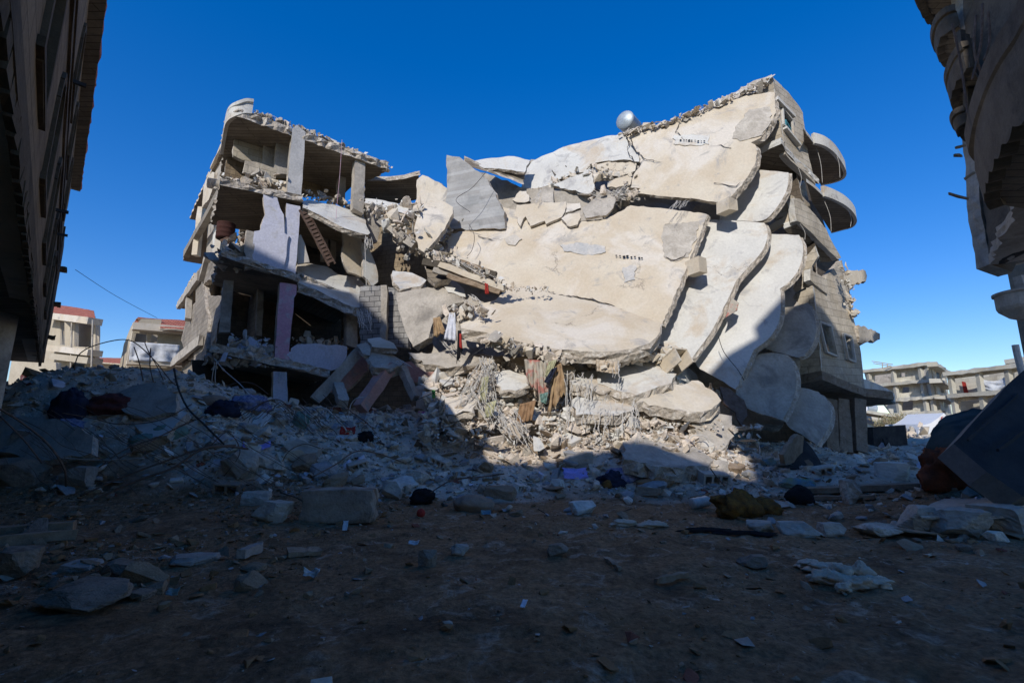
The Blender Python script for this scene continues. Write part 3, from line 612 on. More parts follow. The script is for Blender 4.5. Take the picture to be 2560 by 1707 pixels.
# left wing seen along its side
L0 = lf(590, 1000); 
def LW(k=0): return vplane(L0 + Vector((-.3, -.2, 0)) * k, LD.x, LD.y)
def lw(x, y, k=0): return hit(LW(k), x, y)
def wpart(name, ol, k, th, m, **kw): return plate(name, ol, LW(k), th, m, LB, kw.pop('lab', None), **kw)
wpart('side_wall', [(588, 307), (560, 360), (526, 428), (530, 470), (552, 462), (548, 440), (570, 400), (585, 380)], -.4, .2, [M['conc'], M['broken']])
wpart('side_wall', [(575, 380), (558, 378), (553, 440), (585, 430), (588, 405)], -.6, .15, [M['pale'], M['broken']])
wpart('side_wall', [(521, 430), (536, 432), (532, 470), (520, 500), (505, 520), (508, 470)], 0, .2, PB)
wpart('side_wall', [(548, 540), (535, 545), (532, 600), (530, 660), (540, 660), (566, 560)], -1.2, .15, [M['pale'], M['broken']])
DS = [mat('dark_stone', (.22, .19, .15), (.32, .28, .23), 1.3, (.16, .14, .12), .6, .8, bump=.6, brick=(.75, .27, .012, .45)), M['broken']]  # darker copy of the stone cladding, the wing's shade put into its colour
wpart('side_wall', [(536, 655), (505, 660), (480, 700), (500, 720), (520, 700), (560, 690)], -.3, .3, DS)
wpart('side_wall', [(500, 740), (470, 780), (452, 850), (470, 900), (520, 880), (560, 800), (560, 740)], -.6, .3, DS)
wpart('side_wall', [(455, 900), (480, 905), (560, 900), (560, 1070), (452, 1070)], -1.0, .3, DS)
wpart('side_wall', [(505, 700), (490, 720), (480, 1060), (505, 1065), (520, 800)], -.2, .3, DS)
for x in (520, 548): wpart('wing_column', [(x, 560), (x + 18, 562), (x + 10, 690), (x - 8, 690)], -1.4, .3, CB)
wpart('inner_wall', [(560, 660), (500, 700), (480, 900), (640, 900), (640, 680)], -2.6, .2, [M['block'], M['block']])
def wingslab(a, b, back, th, lab=None, m=M['soffit'], drop=0):
    A_, B_ = a, b; ol = [A_, B_, B_ + back, A_ + back]
    pl = plane3(A_, B_, B_ + back)
    return plate('balcony_slab', ol, pl, th, [m, M['plaster']], LB, lab, jag=.03, ndir=Vector((0, 0, 1)))
RT = FD * 1.5
for (x0, y0, x1, y1, w_, th) in ((588, 312, 526, 436, 1.2, .12), (521, 436, 474, 548, 1.5, .16), (500, 548, 457, 652, 1.5, .16), (484, 690, 440, 770, 1.6, .2), (490, 860, 426, 914, 2.0, .25)):
    wingslab(lw(x0, y0), lw(x1, y1), FD * w_, th)
# parapet beams of the side balconies
for i, (x0, y0, x1, y1, w_, h_) in enumerate(((558, 470, 465, 636, .3, .45), (497, 690, 447, 765, .2, .5), (502, 850, 432, 908, .2, .5), (582, 312, 528, 420, .12, .2))):
    LBm = MB().beam(lw(x0, y0, .2), lw(x1, y1, .2), w_, h_, n=6, jit=.03)
    LBm.build('balcony_parapet', M['stone'] if i == 0 else (M['conc'] if i < 3 else M['plaster']), LB)
for x0, y0, x1, y1 in ((505, 520, 490, 640), (520, 640, 505, 700), (560, 540, 545, 640), (474, 720, 470, 800)):
    MB().beam(lw(x0, y0, -.1), lw(x1, y1, -.1), .3, .35, n=4, jit=.02).build('wing_post', M['plaster'] if y0 < 600 else M['conc'], LB)
# barrel, clothes and junk on the second storey balcony
def barrel(name, c, r_, h_, m, m2, lab, cat='barrel'):
    mb = MB(); prof = [(0, 1), (.06, 1.0), (.1, 1.03), (.14, 1), (.33, 1), (.36, 1.04), (.4, 1), (.62, 1), (.65, 1.04), (.68, 1), (.92, 1), (.96, 1.03), (1, 1)]
    vs = []; n = 20
    for z, k in prof:
        for j in range(n): a = 2 * math.pi * j / n; vs.append(c + Vector((math.cos(a) * r_ * k, math.sin(a) * r_ * k, z * h_)))
    fs = [tuple(range(n))[::-1]] + [(i * n + j, i * n + (j + 1) % n, (i + 1) * n + (j + 1) % n, (i + 1) * n + j) for i in range(len(prof) - 1) for j in range(n)]
    mb.add(vs, fs); o = mb.build(name, m, smooth=True)
    top = MB().add([c + Vector((math.cos(a) * r_ * .93, math.sin(a) * r_ * .93, h_ * 1.001)) for a in [2 * math.pi * j / n for j in range(n)]], [tuple(range(n))]).build('lid', m2, o)
    return tag(o, lab, cat)
barrel('steel_drum', lf(562, 598, 1.3), .30, .6, mat('drum_red', (.075, .03, .022), (.05, .022, .018), 3), M['conc'], 'dark red steel drum with a pale lid on the second storey balcony')
scatter_line('balcony_rubble', [lf(555, 640, .5), lf(600, 645, .6), lf(610, 600, 1.2)], 150, .1, .45, RR + [M['rust']], None, .25, .5, 'broken furniture and blocks piled in the open second storey', 6)
scatter_line('balcony_rubble', [lf(535, 890, .3), lf(600, 890, .4), lf(680, 890, .4), lf(610, 860, 1.2)], 340, .09, .42, [M['blue'], M['dust'], M['conc'], M['pale']], None, .28, .6, 'pale debris heaped on the third storey slab left of the pink column', 7)
scatter_line('balcony_rubble', [lf(560, 456, .3), lf(640, 460, .4), lf(700, 470, .4), lf(650, 440, 1)], 190, .08, .4, [M['pale'], M['dust'], M['conc'], M['plaster']], None, .17, .7, 'planks and broken blocks on the top storey floor edge', 8)
scatter_line('balcony_rubble', [lf(770, 490, 1), lf(840, 505, 1.2), lf(890, 520, 1.5)], 90, .08, .35, RR, None, .2, .6, 'blocks lying under the roof beside the right column', 9)
scatter_line('balcony_rubble', [lf(740, 860, 1.5), lf(800, 856, 1.5), lf(865, 862, 1.5)], 90, .08, .3, RR, None, .2, .6, 'debris on the shaded third storey floor', 10)
scatter_line('roof_rubble', [lf(640, 281, .3), lf(735, 317, .3), lf(850, 364, .3), lf(930, 402, .2), lf(975, 420, .0)], 300, .05, .24, RR, None, .07, .6, 'crumbled concrete along the roof edge of the left block', 11)
# strip of roof and hanging debris between left block and centre
q = [P(x, y, d) for x, y, d in ((911, 495, 18.3), (960, 502, 18.2), (1000, 512, 18), (1062, 528, 17.6), (1050, 545, 17.2), (1000, 530, 17.4), (955, 520, 17.7), (911, 510, 18))]
plate('slab_fragment', q, plane3(q[0], q[3], q[5]), .2, WB, None, 'narrow sunlit slab strip between the left block and the beige plate', 'slab fragment', 'broken pieces in the saddle', jag=.06)
scatter_line('saddle_rubble', [P(930, 520, 17.6), P(975, 550, 17.4), P(1010, 570, 17.2), P(1040, 620, 17)], 220, .1, .5, RR, None, .26, .6, 'broken blocks hanging in the saddle beside the dark opening', 12)
scatter_line('saddle_rubble', [P(1000, 520, 18), P(1060, 525, 17.8), P(1020, 545, 17.2)], 90, .12, .4, RR, None, .2, .6, 'sunlit blocks on the saddle', 13)
MB().beam(P(950, 550, 17.3), P(1036, 615, 16.9), .25, .3, n=6, jit=.03).build('fallen_beam', M['conc'])
tag(bpy.data.objects['fallen_beam'], 'grey beam slanting down over the dark opening right of the left block', 'beam')
plate('block_wall', [(900, 500), (1060, 540), (1085, 700), (1160, 760), (1160, 1060), (840, 1060), (860, 700)], plane3((900, 700, 20.5), (1060, 700, 19.5), (900, 500, 20.8)), .3, [M['block'], M['broken']], None, 'block wall in deep shade behind the dark opening in the saddle', 'wall')
# ---------------- leaning pieces between left block and centre ----------------
GF = 'slabs leaning in the middle of the ruin'
plate('leaning_slab', [(988, 733), (1033, 724), (1100, 716), (1150, 738), (1166, 752), (1125, 763), (1085, 800), (1075, 831), (1072, 845), (1050, 858), (1035, 866), (1014, 830), (1004, 797)], plane3((988, 733, 15.8), (1035, 866, 14.9), (1160, 745, 15.2)), .32, [M['conc'], M['broken']], None,
      'grey slab leaning in front of the block wall, crossed by a diagonal edge of shadow', 'leaning slab', GF, rough=.06)
plate('leaning_slab', [(982, 676), (1030, 682), (1066, 700), (1050, 716), (1000, 722), (985, 706)], plane3((982, 676, 16.8), (1066, 700, 16.5), (1000, 722, 15.8)), .25, WB, None, 'pale cracked slab piece lying just above the grey leaning slab', 'leaning slab', GF, rough=.06)
plate('leaning_slab', [(1096, 705), (1135, 700), (1160, 722), (1164, 742), (1120, 730)], plane3((1096, 705, 15.7), (1160, 722, 15.4), (1120, 740, 15.2)), .15, WB, None, 'small bright slab corner beside the splintered beams', 'leaning slab', GF)
plate('leaning_slab', [(919, 846), (950, 842), (985, 858), (990, 872), (960, 870), (930, 866)], plane3((919, 846, 15.6), (985, 858, 15.4), (960, 872, 15.0)), .2, PB, None, 'curved roof scrap on top of the crushed beam head', 'leaning slab', GF, rough=.07)
plate('leaning_slab', [(925, 876), (960, 872), (1000, 895), (1006, 912), (975, 920), (935, 916), (922, 890)], plane3((925, 876, 15.2), (1006, 912, 15.0), (935, 916, 14.7)), .4, CB, None, 'rough grey lump of concrete where the pink beams meet', 'leaning slab', GF, rough=.09, bump=.06)
plate('leaning_slab', [(890, 862), (915, 856), (928, 870), (924, 888), (905, 882)], plane3((890, 862, 15.3), (928, 870, 15.2), (905, 890, 15)), .3, CB, None, 'grey block perched at the head of the long leaning beam', 'leaning slab', GF, rough=.09)
gb = 'fallen beams with pink paint'
def bm1(name, p, q, w_, h_, m, lab, cat='beam', grp=gb): return tag(MB().beam(p, q, w_, h_, n=8, jit=.022).build(name, m), lab, cat, grp)
bm1('fallen_beam', P(788, 1000, 15.2), P(905, 872, 15.8), .38, .34, M['conc'], 'long grey beam leaning up to the right from the foot of the blue column')
bm1('fallen_beam', P(900, 1022, 14.4), P(975, 915, 15.2), .42, .35, M['salmon'], 'salmon painted beam leaning beside the crushed concrete lump')
bm1('fallen_beam', P(1005, 920, 15.2), P(1040, 995, 14.6), .2, .25, M['conc'], 'short grey beam slanting down to the right below the lump')
bm1('fallen_beam', P(845, 965, 15.3), P(858, 1010, 14.6), .3, .28, M['conc'], 'stump of a grey post standing between the leaning beams')
plate('leaning_wall', [(905, 885), (918, 900), (920, 925), (880, 965), (850, 985), (820, 978), (800, 985)], plane3((905, 885, 16.2), (800, 985, 15.7), (920, 925, 16.1)), .2, [M['salmon'], M['broken']], None, 'salmon painted wall panel behind the long leaning beam', 'wall')
plate('leaning_wall', [(1010, 905), (1090, 900), (1110, 930), (1070, 960), (1020, 950)], plane3((1010, 905, 17), (1090, 900, 17), (1070, 960, 16.8)), .2, [M['salmon'], M['broken']], None, 'salmon painted wall in the dark hollow left of the lit mound', 'wall')
plate('leaning_wall', [(900, 716), (960, 712), (1010, 730), (1020, 820), (1020, 870), (900, 862)], plane3((900, 716, 17.6), (1010, 730, 17.2), (900, 860, 17.6)), .25, [mat('grey_blockwork', (.24, .23, .22), (.36, .35, .33), 2, bump=.5, brick=(.42, .21, .015, .3)), M['broken']], None, 'dark block wall behind the grey leaning slab', 'wall')
for x in (962,): bm1('fallen_beam', P(x, 715, 17.0), P(x - 2, 850, 17.0), .22, .22, M['conc'], 'upright grey post in front of the dark block wall', 'post', None)
# shelf under the tongue slab
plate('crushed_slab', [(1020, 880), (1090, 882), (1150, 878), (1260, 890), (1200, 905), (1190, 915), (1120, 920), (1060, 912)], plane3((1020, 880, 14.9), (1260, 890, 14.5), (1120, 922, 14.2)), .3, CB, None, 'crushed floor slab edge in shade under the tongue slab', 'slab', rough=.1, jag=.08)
# bundle of splintered beams left of the largest slab
GS = 'splintered beams left of the largest slab'
sp = [((1058, 655, 15.4), (1240, 690, 14.9), .2, 'soffit'), ((1066, 640, 15.6), (1200, 660, 15.2), .16, 'plaster'), ((1150, 655, 15.3), (1232, 685, 15.0), .14, 'wood'), ((1100, 662, 15.0), (1262, 722, 14.6), .16, 'plaster'), ((1120, 690, 14.9), (1250, 730, 14.6), .12, 'wood'), ((1085, 675, 15.1), (1200, 700, 14.9), .14, 'conc')]
for i, (p, q, w_, m) in enumerate(sp):
    bm1('splintered_beam', P(*p), P(*q), w_, w_ * 1.2, M[m], ('uppermost brown beam of the splintered bundle', 'short beige beam at the top left of the splintered bundle', 'thin wooden beam across the splintered bundle', 'longest beige beam of the bundle, pointing to the slab crease', 'wooden beam along the underside of the splintered bundle', 'grey beam in the middle of the splintered bundle')[i], 'beam', GS)
plate('leaning_slab', [(1058, 650), (1100, 655), (1130, 680), (1120, 698), (1085, 705), (1068, 690)], plane3((1058, 650, 15.6), (1130, 680, 15.4), (1085, 705, 15.2)), .3, [M['soffit'], M['broken']], None, 'brown curved slab piece below the splintered beams', 'leaning slab', GF)
scatter_line('beam_rubble', [P(1070, 635, 15.4), P(1150, 655, 15.1), P(1250, 712, 14.6)], 110, .06, .25, RR, None, .12, .6, 'chips lying over the splintered beams', 14)
scatter_line('crease_rubble', [P(1262, 715, 14.6), P(1320, 722, 15.0), P(1366, 722, 15)], 60, .04, .16, RR, None, .1, .5, 'chips along the crease of the largest slab', 15)
scatter_line('tongue_rubble', [P(1130, 770, 14.4), P(1150, 800, 14.2), P(1175, 765, 14.4), P(1210, 790, 13.9)], 120, .07, .36, RR, None, .14, .5, 'blocks and chips at the left end of the tongue slab', 16)
scatter_line('tongue_rubble', [P(1225, 850, 13.4), P(1300, 872, 13.1), P(1420, 900, 13)], 170, .07, .34, RR, None, .14, .5, 'chips packed under the lip of the tongue slab', 17)
scatter_line('ledge_rubble', [P(1490, 905, 13.2), P(1560, 898, 13.6), P(1640, 890, 13.9), P(1680, 880, 14.2)], 150, .08, .36, RR, None, .16, .5, 'chips between the tongue slab and the rounded slab below it', 18)
# ---------------- lit mound: layered slabs, rubble, bars, clothes ----------------
GM = 'slab layers in the sunlit mound'
def layer(ol, p3, th, m, lab, **k): return plate('mound_slab', ol, plane3(*p3), th, m, None, lab, 'slab layer', GM, rough=.09, jag=.07, seg=.16, bump=.03, ndir=Vector((0, .25, -1)).normalized(), **k)
layer([(1490, 930), (1530, 915), (1600, 905), (1660, 915), (1683, 928), (1682, 945), (1668, 962), (1640, 970), (1592, 986), (1540, 972), (1495, 958)], ((1530, 915, 14.0), (1590, 986, 12.8), (1680, 930, 13.6)), .42, WB, 'thick rounded slab lying flat below the right end of the tongue slab')
layer([(1593, 1005), (1620, 985), (1690, 962), (1745, 952), (1790, 985), (1800, 1002), (1785, 1018), (1750, 1030), (1700, 1020), (1640, 1012)], ((1600, 1000, 12.8), (1745, 952, 13.7), (1750, 1030, 12.6)), .28, PB, 'rubble-covered slab with a dark cavity under it, right of the mound')
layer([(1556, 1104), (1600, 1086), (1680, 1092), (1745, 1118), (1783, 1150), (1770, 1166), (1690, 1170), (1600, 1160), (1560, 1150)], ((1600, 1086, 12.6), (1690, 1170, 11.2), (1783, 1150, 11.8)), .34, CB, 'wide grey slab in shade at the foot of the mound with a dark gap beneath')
layer([(1232, 937), (1274, 925), (1313, 938), (1322, 962), (1290, 975), (1254, 972)], ((1232, 937, 13.7), (1313, 943, 13.5), (1270, 975, 13.0)), .2, WB, 'small bright slab left of the hanging clothes')
layer([(1270, 895), (1340, 888), (1420, 905), (1440, 925), (1400, 935), (1310, 915)], ((1270, 895, 14.2), (1420, 905, 13.8), (1400, 935, 13.3)), .25, PB, 'broken slab edge just under the tongue slab lip, above the hanging clothes')
layer([(1420, 930), (1500, 925), (1600, 960), (1590, 985), (1500, 975), (1430, 960)], ((1420, 930, 13.8), (1600, 960, 13.5), (1500, 980, 13.0)), .3, WB, 'crumbling slab left of the rounded slab, hung with thin bars')
layer([(1100, 1000), (1150, 990), (1200, 1000), (1180, 1030), (1120, 1035)], ((1100, 1000, 13.4), (1200, 1000, 13.2), (1140, 1035, 12.7)), .2, PB, 'tilted beige slab at the left foot of the sunlit mound')
layer([(1430, 1000), (1500, 985), (1560, 1000), (1590, 1020), (1530, 1040), (1440, 1035)], ((1430, 1000, 13.2), (1590, 1010, 13.0), (1500, 1040, 12.4)), .25, WB, 'sunlit slab above the curtain of thin bars')
plate('leaning_slab', [(1740, 1075), (1720, 1040), (1770, 1025), (1830, 1040), (1835, 1090), (1800, 1130), (1755, 1120)], plane3((1740, 1050, 12.9), (1830, 1040, 13.1), (1790, 1130, 12.3)), .3, CB, None, 'grey slab standing on edge right of the dark cavity', 'leaning slab', GF, rough=.06)
plate('sheet_metal', [(1800, 965), (1825, 970), (1860, 1000), (1868, 1040), (1855, 1065), (1838, 1030), (1810, 1010)], plane3((1800, 965, 13.8), (1868, 1040, 13.4), (1838, 1050, 13.2)), .05, [M['rust'], M['rust']], None, 'rusty curled metal sheet below the third slab of the fan', 'metal sheet')
plate('sheet_metal', [(1680, 1012), (1740, 1020), (1744, 1046), (1728, 1082), (1690, 1066), (1660, 1035)], plane3((1680, 1012, 13.4), (1740, 1020, 13.5), (1700, 1080, 12.9)), .05, [M['soffit'], M['rust']], None, 'brown crumpled sheet inside the dark cavity of the mound', 'metal sheet')
GK = 'concrete blocks jutting from the slabs'
def blk(x, y, d, sx_, sy, sz, lab, m=M['plaster'], rz=.4, rx=0):
    return tag(MB().box(P(x, y, d), (sx_, sy, sz), Matrix.Rotation(rz, 3, 'Z') @ Matrix.Rotation(rx, 3, 'X'), jit=.03).build('concrete_block', m), lab, 'concrete block', GK)
blk(1741, 668, 14.75, .42, .5, .48, 'square beam stump jutting between the largest slab and the second slab of the fan', rz=.5)
blk(1816, 518, 15.2, .42, .5, .4, 'broken beam stump under the corner of the grille slab', rz=.5)
# door-shaped box
mb = MB(); c = P(1690, 905, 13.6); rot = Matrix.Rotation(.5, 3, 'Z') @ Matrix.Rotation(-.5, 3, 'X')
for dx, dz, sx_, sz in ((-.24, 0, .05, .44), (.24, 0, .05, .44), (0, .22, .53, .05)): mb.box(c + rot @ Vector((dx, 0, dz)), (sx_, .7, sz), rot)
tag(mb.build('door_frame', M['plaster']), 'pale yellow door frame box lying tilted at the right end of the tongue slab', 'frame')
plate('fallen_door', [(1655, 868), (1690, 862), (1712, 880), (1670, 890)], plane3((1655, 868, 14), (1712, 880, 13.9), (1670, 895, 13.5)), .08, PB, None, 'pale broken door leaf beside the yellow frame', 'door')
# patterned panel wedged between slabs
plate('patterned_board', [(1829, 745), (1848, 757), (1843, 768), (1844, 773), (1814, 793), (1822, 765)], plane3((1829, 745, 14.6), (1848, 757, 14.5), (1814, 793, 14.3)), .04, [M['floral'], M['wood']], None, 'brown patterned board sticking out between two slabs of the fan', 'board')
# mound rubble: stuff spread over the mound and debris field
r = random.Random(21); mb = MB()
MOUND = [(1060, 1000, 1.0), (1120, 985, 1), (1180, 960, 1), (1230, 990, 1), (1300, 1000, 1), (1380, 990, 1), (1450, 1000, 1), (1520, 1010, 1), (1600, 1040, 1), (1680, 1060, 1), (1250, 1060, 1), (1350, 1070, 1), (1450, 1060, 1), (1550, 1070, 1), (1780, 1140, 1), (1850, 1150, 1)]
zones = [((1060, 960), (1640, 1110), 1500)]
def mound_h(x, y): return None
pts = []
for x0, y0, x1, y1, n in ((1060, 940, 1700, 1110, 5200), (1180, 905, 1500, 1000, 1600), (1500, 970, 1800, 1060, 900), (1560, 1060, 1900, 1180, 900)):
    for k in range(n):
        x = r.uniform(x0, x1); y = r.uniform(y0, y1)
        t = max(0, min(1, (y - 900) / 220)); Y = 14.9 - 2.7 * t + r.uniform(-.2, .25)
        p = P(x, y, Y)
        if y > 1075 and r.random() < .8: p = G(x, y + r.uniform(0, 20), .05)
        if p.z > 3.9 + nz(x * .01, 1) * .4 - abs(x - 1380) * .0028: continue
        s = min(.05 * (1 - r.random()) ** -.52, .5); put(mb, r.choice(SH if r.random() < .5 else CH), p, s, rrot(r, 1.4), r.choices(range(5), (7, .3, 6, .6, .2))[0])
tag(mb.build('mound_rubble', RM), 'pale sunlit rubble heaped under the tongue slab', 'rubble', None, 'stuff')
# solid body of the mound below the loose pieces
mb = MB(); n = 60; vs = []
xs = [1040 + 12.5 * i for i in range(n + 1)]; ys = [905 + 10 * j for j in range(23)]
for j, y in enumerate(ys):
    for i, x in enumerate(xs):
        t = (y - 900) / 220; e = ss(1040, 1130, x) * (1 - ss(1690, 1790, x))
        Y = 15.3 - 2.6 * t + (1 - e) * 1.2 + .35 * nz(x * .02, y * .03, 1) + .18 * nz(x * .06, y * .08, 2)
        p = P(x, y + (1 - e) * 60, Y); f_ = ss(.55, .98, t); p.z = p.z * (1 - f_) + min(p.z, H(p.x, p.y) - .15) * f_; vs.append(p)
w1 = len(xs); mb.add(vs, [(j * w1 + i, (j + 1) * w1 + i, (j + 1) * w1 + i + 1, j * w1 + i + 1) for j in range(len(ys) - 1) for i in range(n)])
b0 = len(vs)
tag(mb.build('mound', M['pale'], smooth=False), 'heap of crushed concrete under the tongue slab', 'rubble', None, 'stuff')

# ---------------- leaning tower on the right ----------------
T = thing('leaning_tower', (9.6, 17.0, .6), 'leaning stone-clad apartment tower on the right with rounded balconies', 'building')
c1, c2 = P(1930, 191, 16.0), P(2057, 953, 16.0)
TR = plane3(c1, c2, c1 + Vector((3, 2.1, 0))); TL = plane3(c1, c2, c1 + Vector((-3, 2.6, 0)))
ST = [M['stone'], M['pale']]
def tr(name, ol, k=0, th=.22, m=ST, lab=None, **kw): return plate(name, ol, shift(TR, k), th, m, T, lab, jag=.012, rough=.015, vdir=(c1 - c2).normalized(), **kw)
def tl(name, ol, k=0, th=.22, m=ST, lab=None, **kw): return plate(name, ol, shift(TL, k), th, m, T, lab, jag=.02, rough=.02, vdir=(c1 - c2).normalized(), **kw)
wh = [(1956, 270), (1981, 302), (1984, 342), (1959, 312)]
w1_ = tr('wall', [(1930, 191), (1968, 228), (1998, 268), (2006, 283), (2023, 398), (2040, 462), (1963, 385), (1961, 354), (1936, 230)], holes=[wh])
def frame(hole, pl, m, name='window', wd=.07, out=.05, T_=None, glass=True, back=.12):
    P3 = [hit(shift(pl, -out), *p) for p in hole]; root = MB()
    for i in range(4): root.beam(P3[i], P3[(i + 1) % 4], wd, wd * 1.1, up=pl[1])
    f = root.build(name, m, T_)
    if glass: MB().add([hit(shift(pl, back), *p) for p in hole], [(0, 1, 2, 3)]).build('pane', M['glass'], f)
    return f
f = frame(wh, TR, M['pale'], T_=T)
MB().beam(hit(shift(TR, .03), 1963, 300), hit(shift(TR, .03), 1982, 335), .05, .05).beam(hit(shift(TR, .03), 1963, 300), hit(shift(TR, .03), 1964, 318), .05, .05).build('sash', M['teal'], f)
MB().beam(hit(shift(TR, -.08), 1940, 247), hit(shift(TR, -.08), 1984, 292), .16, .14).build('lintel', M['pale'], T)
MB().beam(hit(shift(TR, -.08), 1962, 320), hit(shift(TR, -.08), 1998, 364), .16, .1).build('window_sill', M['pale'], T)
tl('wall', [(1930, 193), (1961, 354), (1953, 362), (1930, 374), (1891, 388), (1880, 350), (1880, 260)])
tl('wall', [(1945, 492), (1960, 478), (1986, 492), (1984, 530), (1960, 540), (1935, 548), (1935, 510)], -.02)
tr('wall', [(1998, 470), (2012, 450), (2016, 470), (2028, 520), (2034, 545), (1995, 520)], .5)
tr('parapet', [(1984, 495), (2000, 497), (2037, 536), (2066, 572), (2078, 600), (2104, 644), (2096, 648), (2043, 597), (2001, 556), (1992, 552)], -.1)
tl('parapet', [(1984, 520), (1992, 530), (1996, 552), (1960, 560), (1925, 580), (1918, 572), (1930, 560), (1955, 545)], -.05, m=[M['plaster'], M['broken']])
tl('wall', [(2037, 616), (2045, 640), (2030, 665), (2022, 712), (1990, 730), (1955, 745), (1990, 672)], .5)
tr('wall', [(2066, 690), (2092, 665), (2104, 650), (2118, 700), (2130, 790), (2100, 770), (2066, 735)], .35, m=[M['stone'], M['broken']])
tr('parapet', [(2026, 672), (2036, 680), (2068, 700), (2070, 735), (2037, 712), (2026, 700)], -.05)
win = [(2048, 804), (2076, 815), (2093, 891), (2066, 880)]; win2 = [(2108, 834), (2128, 842), (2138, 905), (2120, 898)]
tr('wall', [(2030, 705), (2070, 728), (2100, 765), (2131, 786), (2143, 830), (2152, 883), (2158, 940), (2166, 995), (2110, 975), (2057, 955), (2047, 900), (2037, 770)], .02, holes=[win, win2], m=[M['stone'], M['broken']])
frame(win, TR, M['pale'], T_=T, glass=False); frame(win2, TR, M['pale'], T_=T, glass=False)
tl('wall', [(2032, 716), (2057, 953), (2030, 960), (1990, 965), (1900, 960), (1880, 760), (1990, 735)], .02)
# dark interior behind the windows and open storeys
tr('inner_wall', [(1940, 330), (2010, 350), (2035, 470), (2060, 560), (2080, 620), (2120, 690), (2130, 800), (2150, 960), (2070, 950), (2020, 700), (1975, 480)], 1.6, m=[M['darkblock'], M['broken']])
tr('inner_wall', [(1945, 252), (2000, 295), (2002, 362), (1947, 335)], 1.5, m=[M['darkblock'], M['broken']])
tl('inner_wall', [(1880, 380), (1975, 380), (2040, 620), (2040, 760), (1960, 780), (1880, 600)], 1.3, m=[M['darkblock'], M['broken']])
# storey slabs seen from below
def under(ol, refz, th, name, lab=None, m=M['soffit'], **k):
    return plate(name, ol, refz, th, [m, M['pale'] if m is M['soffit'] else m], T, lab, ndir=Vector((0, 0, 1)), jag=.02, **k)
sl1 = plane3(hit(TR, 1963, 380), hit(TR, 2048, 462), hit(TL, 1891, 398))
under([(1891, 392), (1925, 372), (1955, 360), (1963, 379), (2005, 420), (2048, 460), (2009, 452), (1972, 462), (1960, 440), (1930, 432), (1889, 424)], sl1, .25, 'floor_slab')
sl3 = plane3(hit(TR, 1996, 560), hit(TR, 2095, 650), hit(TL, 1960, 590))
under([(1960, 572), (1996, 560), (2043, 600), (2096, 648), (2072, 655), (2051, 655), (2037, 616), (1985, 600)], sl3, .2, 'floor_slab')
def balcony(rim, z, back, name='balcony', fh=.42):
    pl = zplane(z); R3 = spline([hit(pl, *p) for p in rim], 6); B3 = [hit(pl, *p) for p in back]
    b = plate(name, R3 + B3, pl, .14, [M['soffit'], M['pale']], T, None, ndir=Vector((0, 0, 1)), jag=0, rough=0, seg=.5)
    mb = MB(); vs = []
    for p in R3: vs += [p + Vector((0, 0, -.03)), p + Vector((0, 0, fh))]
    mb.add(vs, [(2 * i, 2 * i + 1, 2 * i + 3, 2 * i + 2) for i in range(len(R3) - 1)])
    o = mb.build('fascia', M['pale'], b); s_ = o.modifiers.new('s', 'SOLIDIFY'); s_.thickness = .12; s_.offset = 0
    return b
zb1 = hit(TR, 2023, 398).z; zb2 = hit(TR, 2030, 500).z
balcony([(2034, 358), (2060, 366), (2085, 385), (2104, 412), (2112, 432), (2106, 446), (2085, 455), (2052, 462)], zb1 + .55, [(2034, 440), (2012, 390), (2008, 320), (2016, 335)])
balcony([(2058, 490), (2085, 500), (2112, 515), (2132, 535), (2138, 553), (2128, 567), (2104, 574), (2078, 581)], zb2 + .35, [(2058, 550), (2030, 505), (2016, 455), (2034, 468)])
balcony([(2158, 975), (2190, 984), (2222, 996), (2236, 1006), (2225, 1010), (2190, 1012), (2151, 1008)], hit(TR, 2160, 975).z + .0, [(2120, 1000), (2120, 985), (2140, 980)])
for ol, d, m, lab in (([(2113, 686), (2140, 676), (2164, 677), (2168, 690), (2164, 704), (2118, 714)], 19, 'plaster', 'sunlit broken balcony stub'), ([(2144, 812), (2165, 818), (2200, 834), (2200, 848), (2170, 854), (2147, 856)], 18, 'conc', 'dark broken balcony stub')):
    plate('balcony_stub', ol, plane3((ol[0][0], ol[0][1], d), (ol[2][0], ol[2][1], d + .6), (ol[0][0], ol[0][1] + 30, d)), .4, [M[m], M['broken']], T, lab, jag=.07, rough=.1, seg=.15)
# ground storey in shade
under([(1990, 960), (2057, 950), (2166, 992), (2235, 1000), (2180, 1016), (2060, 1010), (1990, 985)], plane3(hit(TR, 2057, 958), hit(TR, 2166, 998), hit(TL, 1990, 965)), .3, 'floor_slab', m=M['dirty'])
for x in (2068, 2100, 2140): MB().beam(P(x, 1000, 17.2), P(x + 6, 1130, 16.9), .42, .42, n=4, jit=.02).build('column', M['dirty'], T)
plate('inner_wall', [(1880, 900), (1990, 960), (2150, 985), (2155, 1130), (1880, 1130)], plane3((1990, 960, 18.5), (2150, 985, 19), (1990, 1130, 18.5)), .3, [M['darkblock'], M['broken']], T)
scatter_line('wall_chips', [hit(shift(TR, -.1), 2108, 660), hit(shift(TR, -.1), 2120, 720), hit(shift(TR, -.1), 2132, 790)], 70, .06, .25, [M['pale'], M['plaster']], None, .08, .5, 'chipped stone along the broken outer corner of the tower', 31)
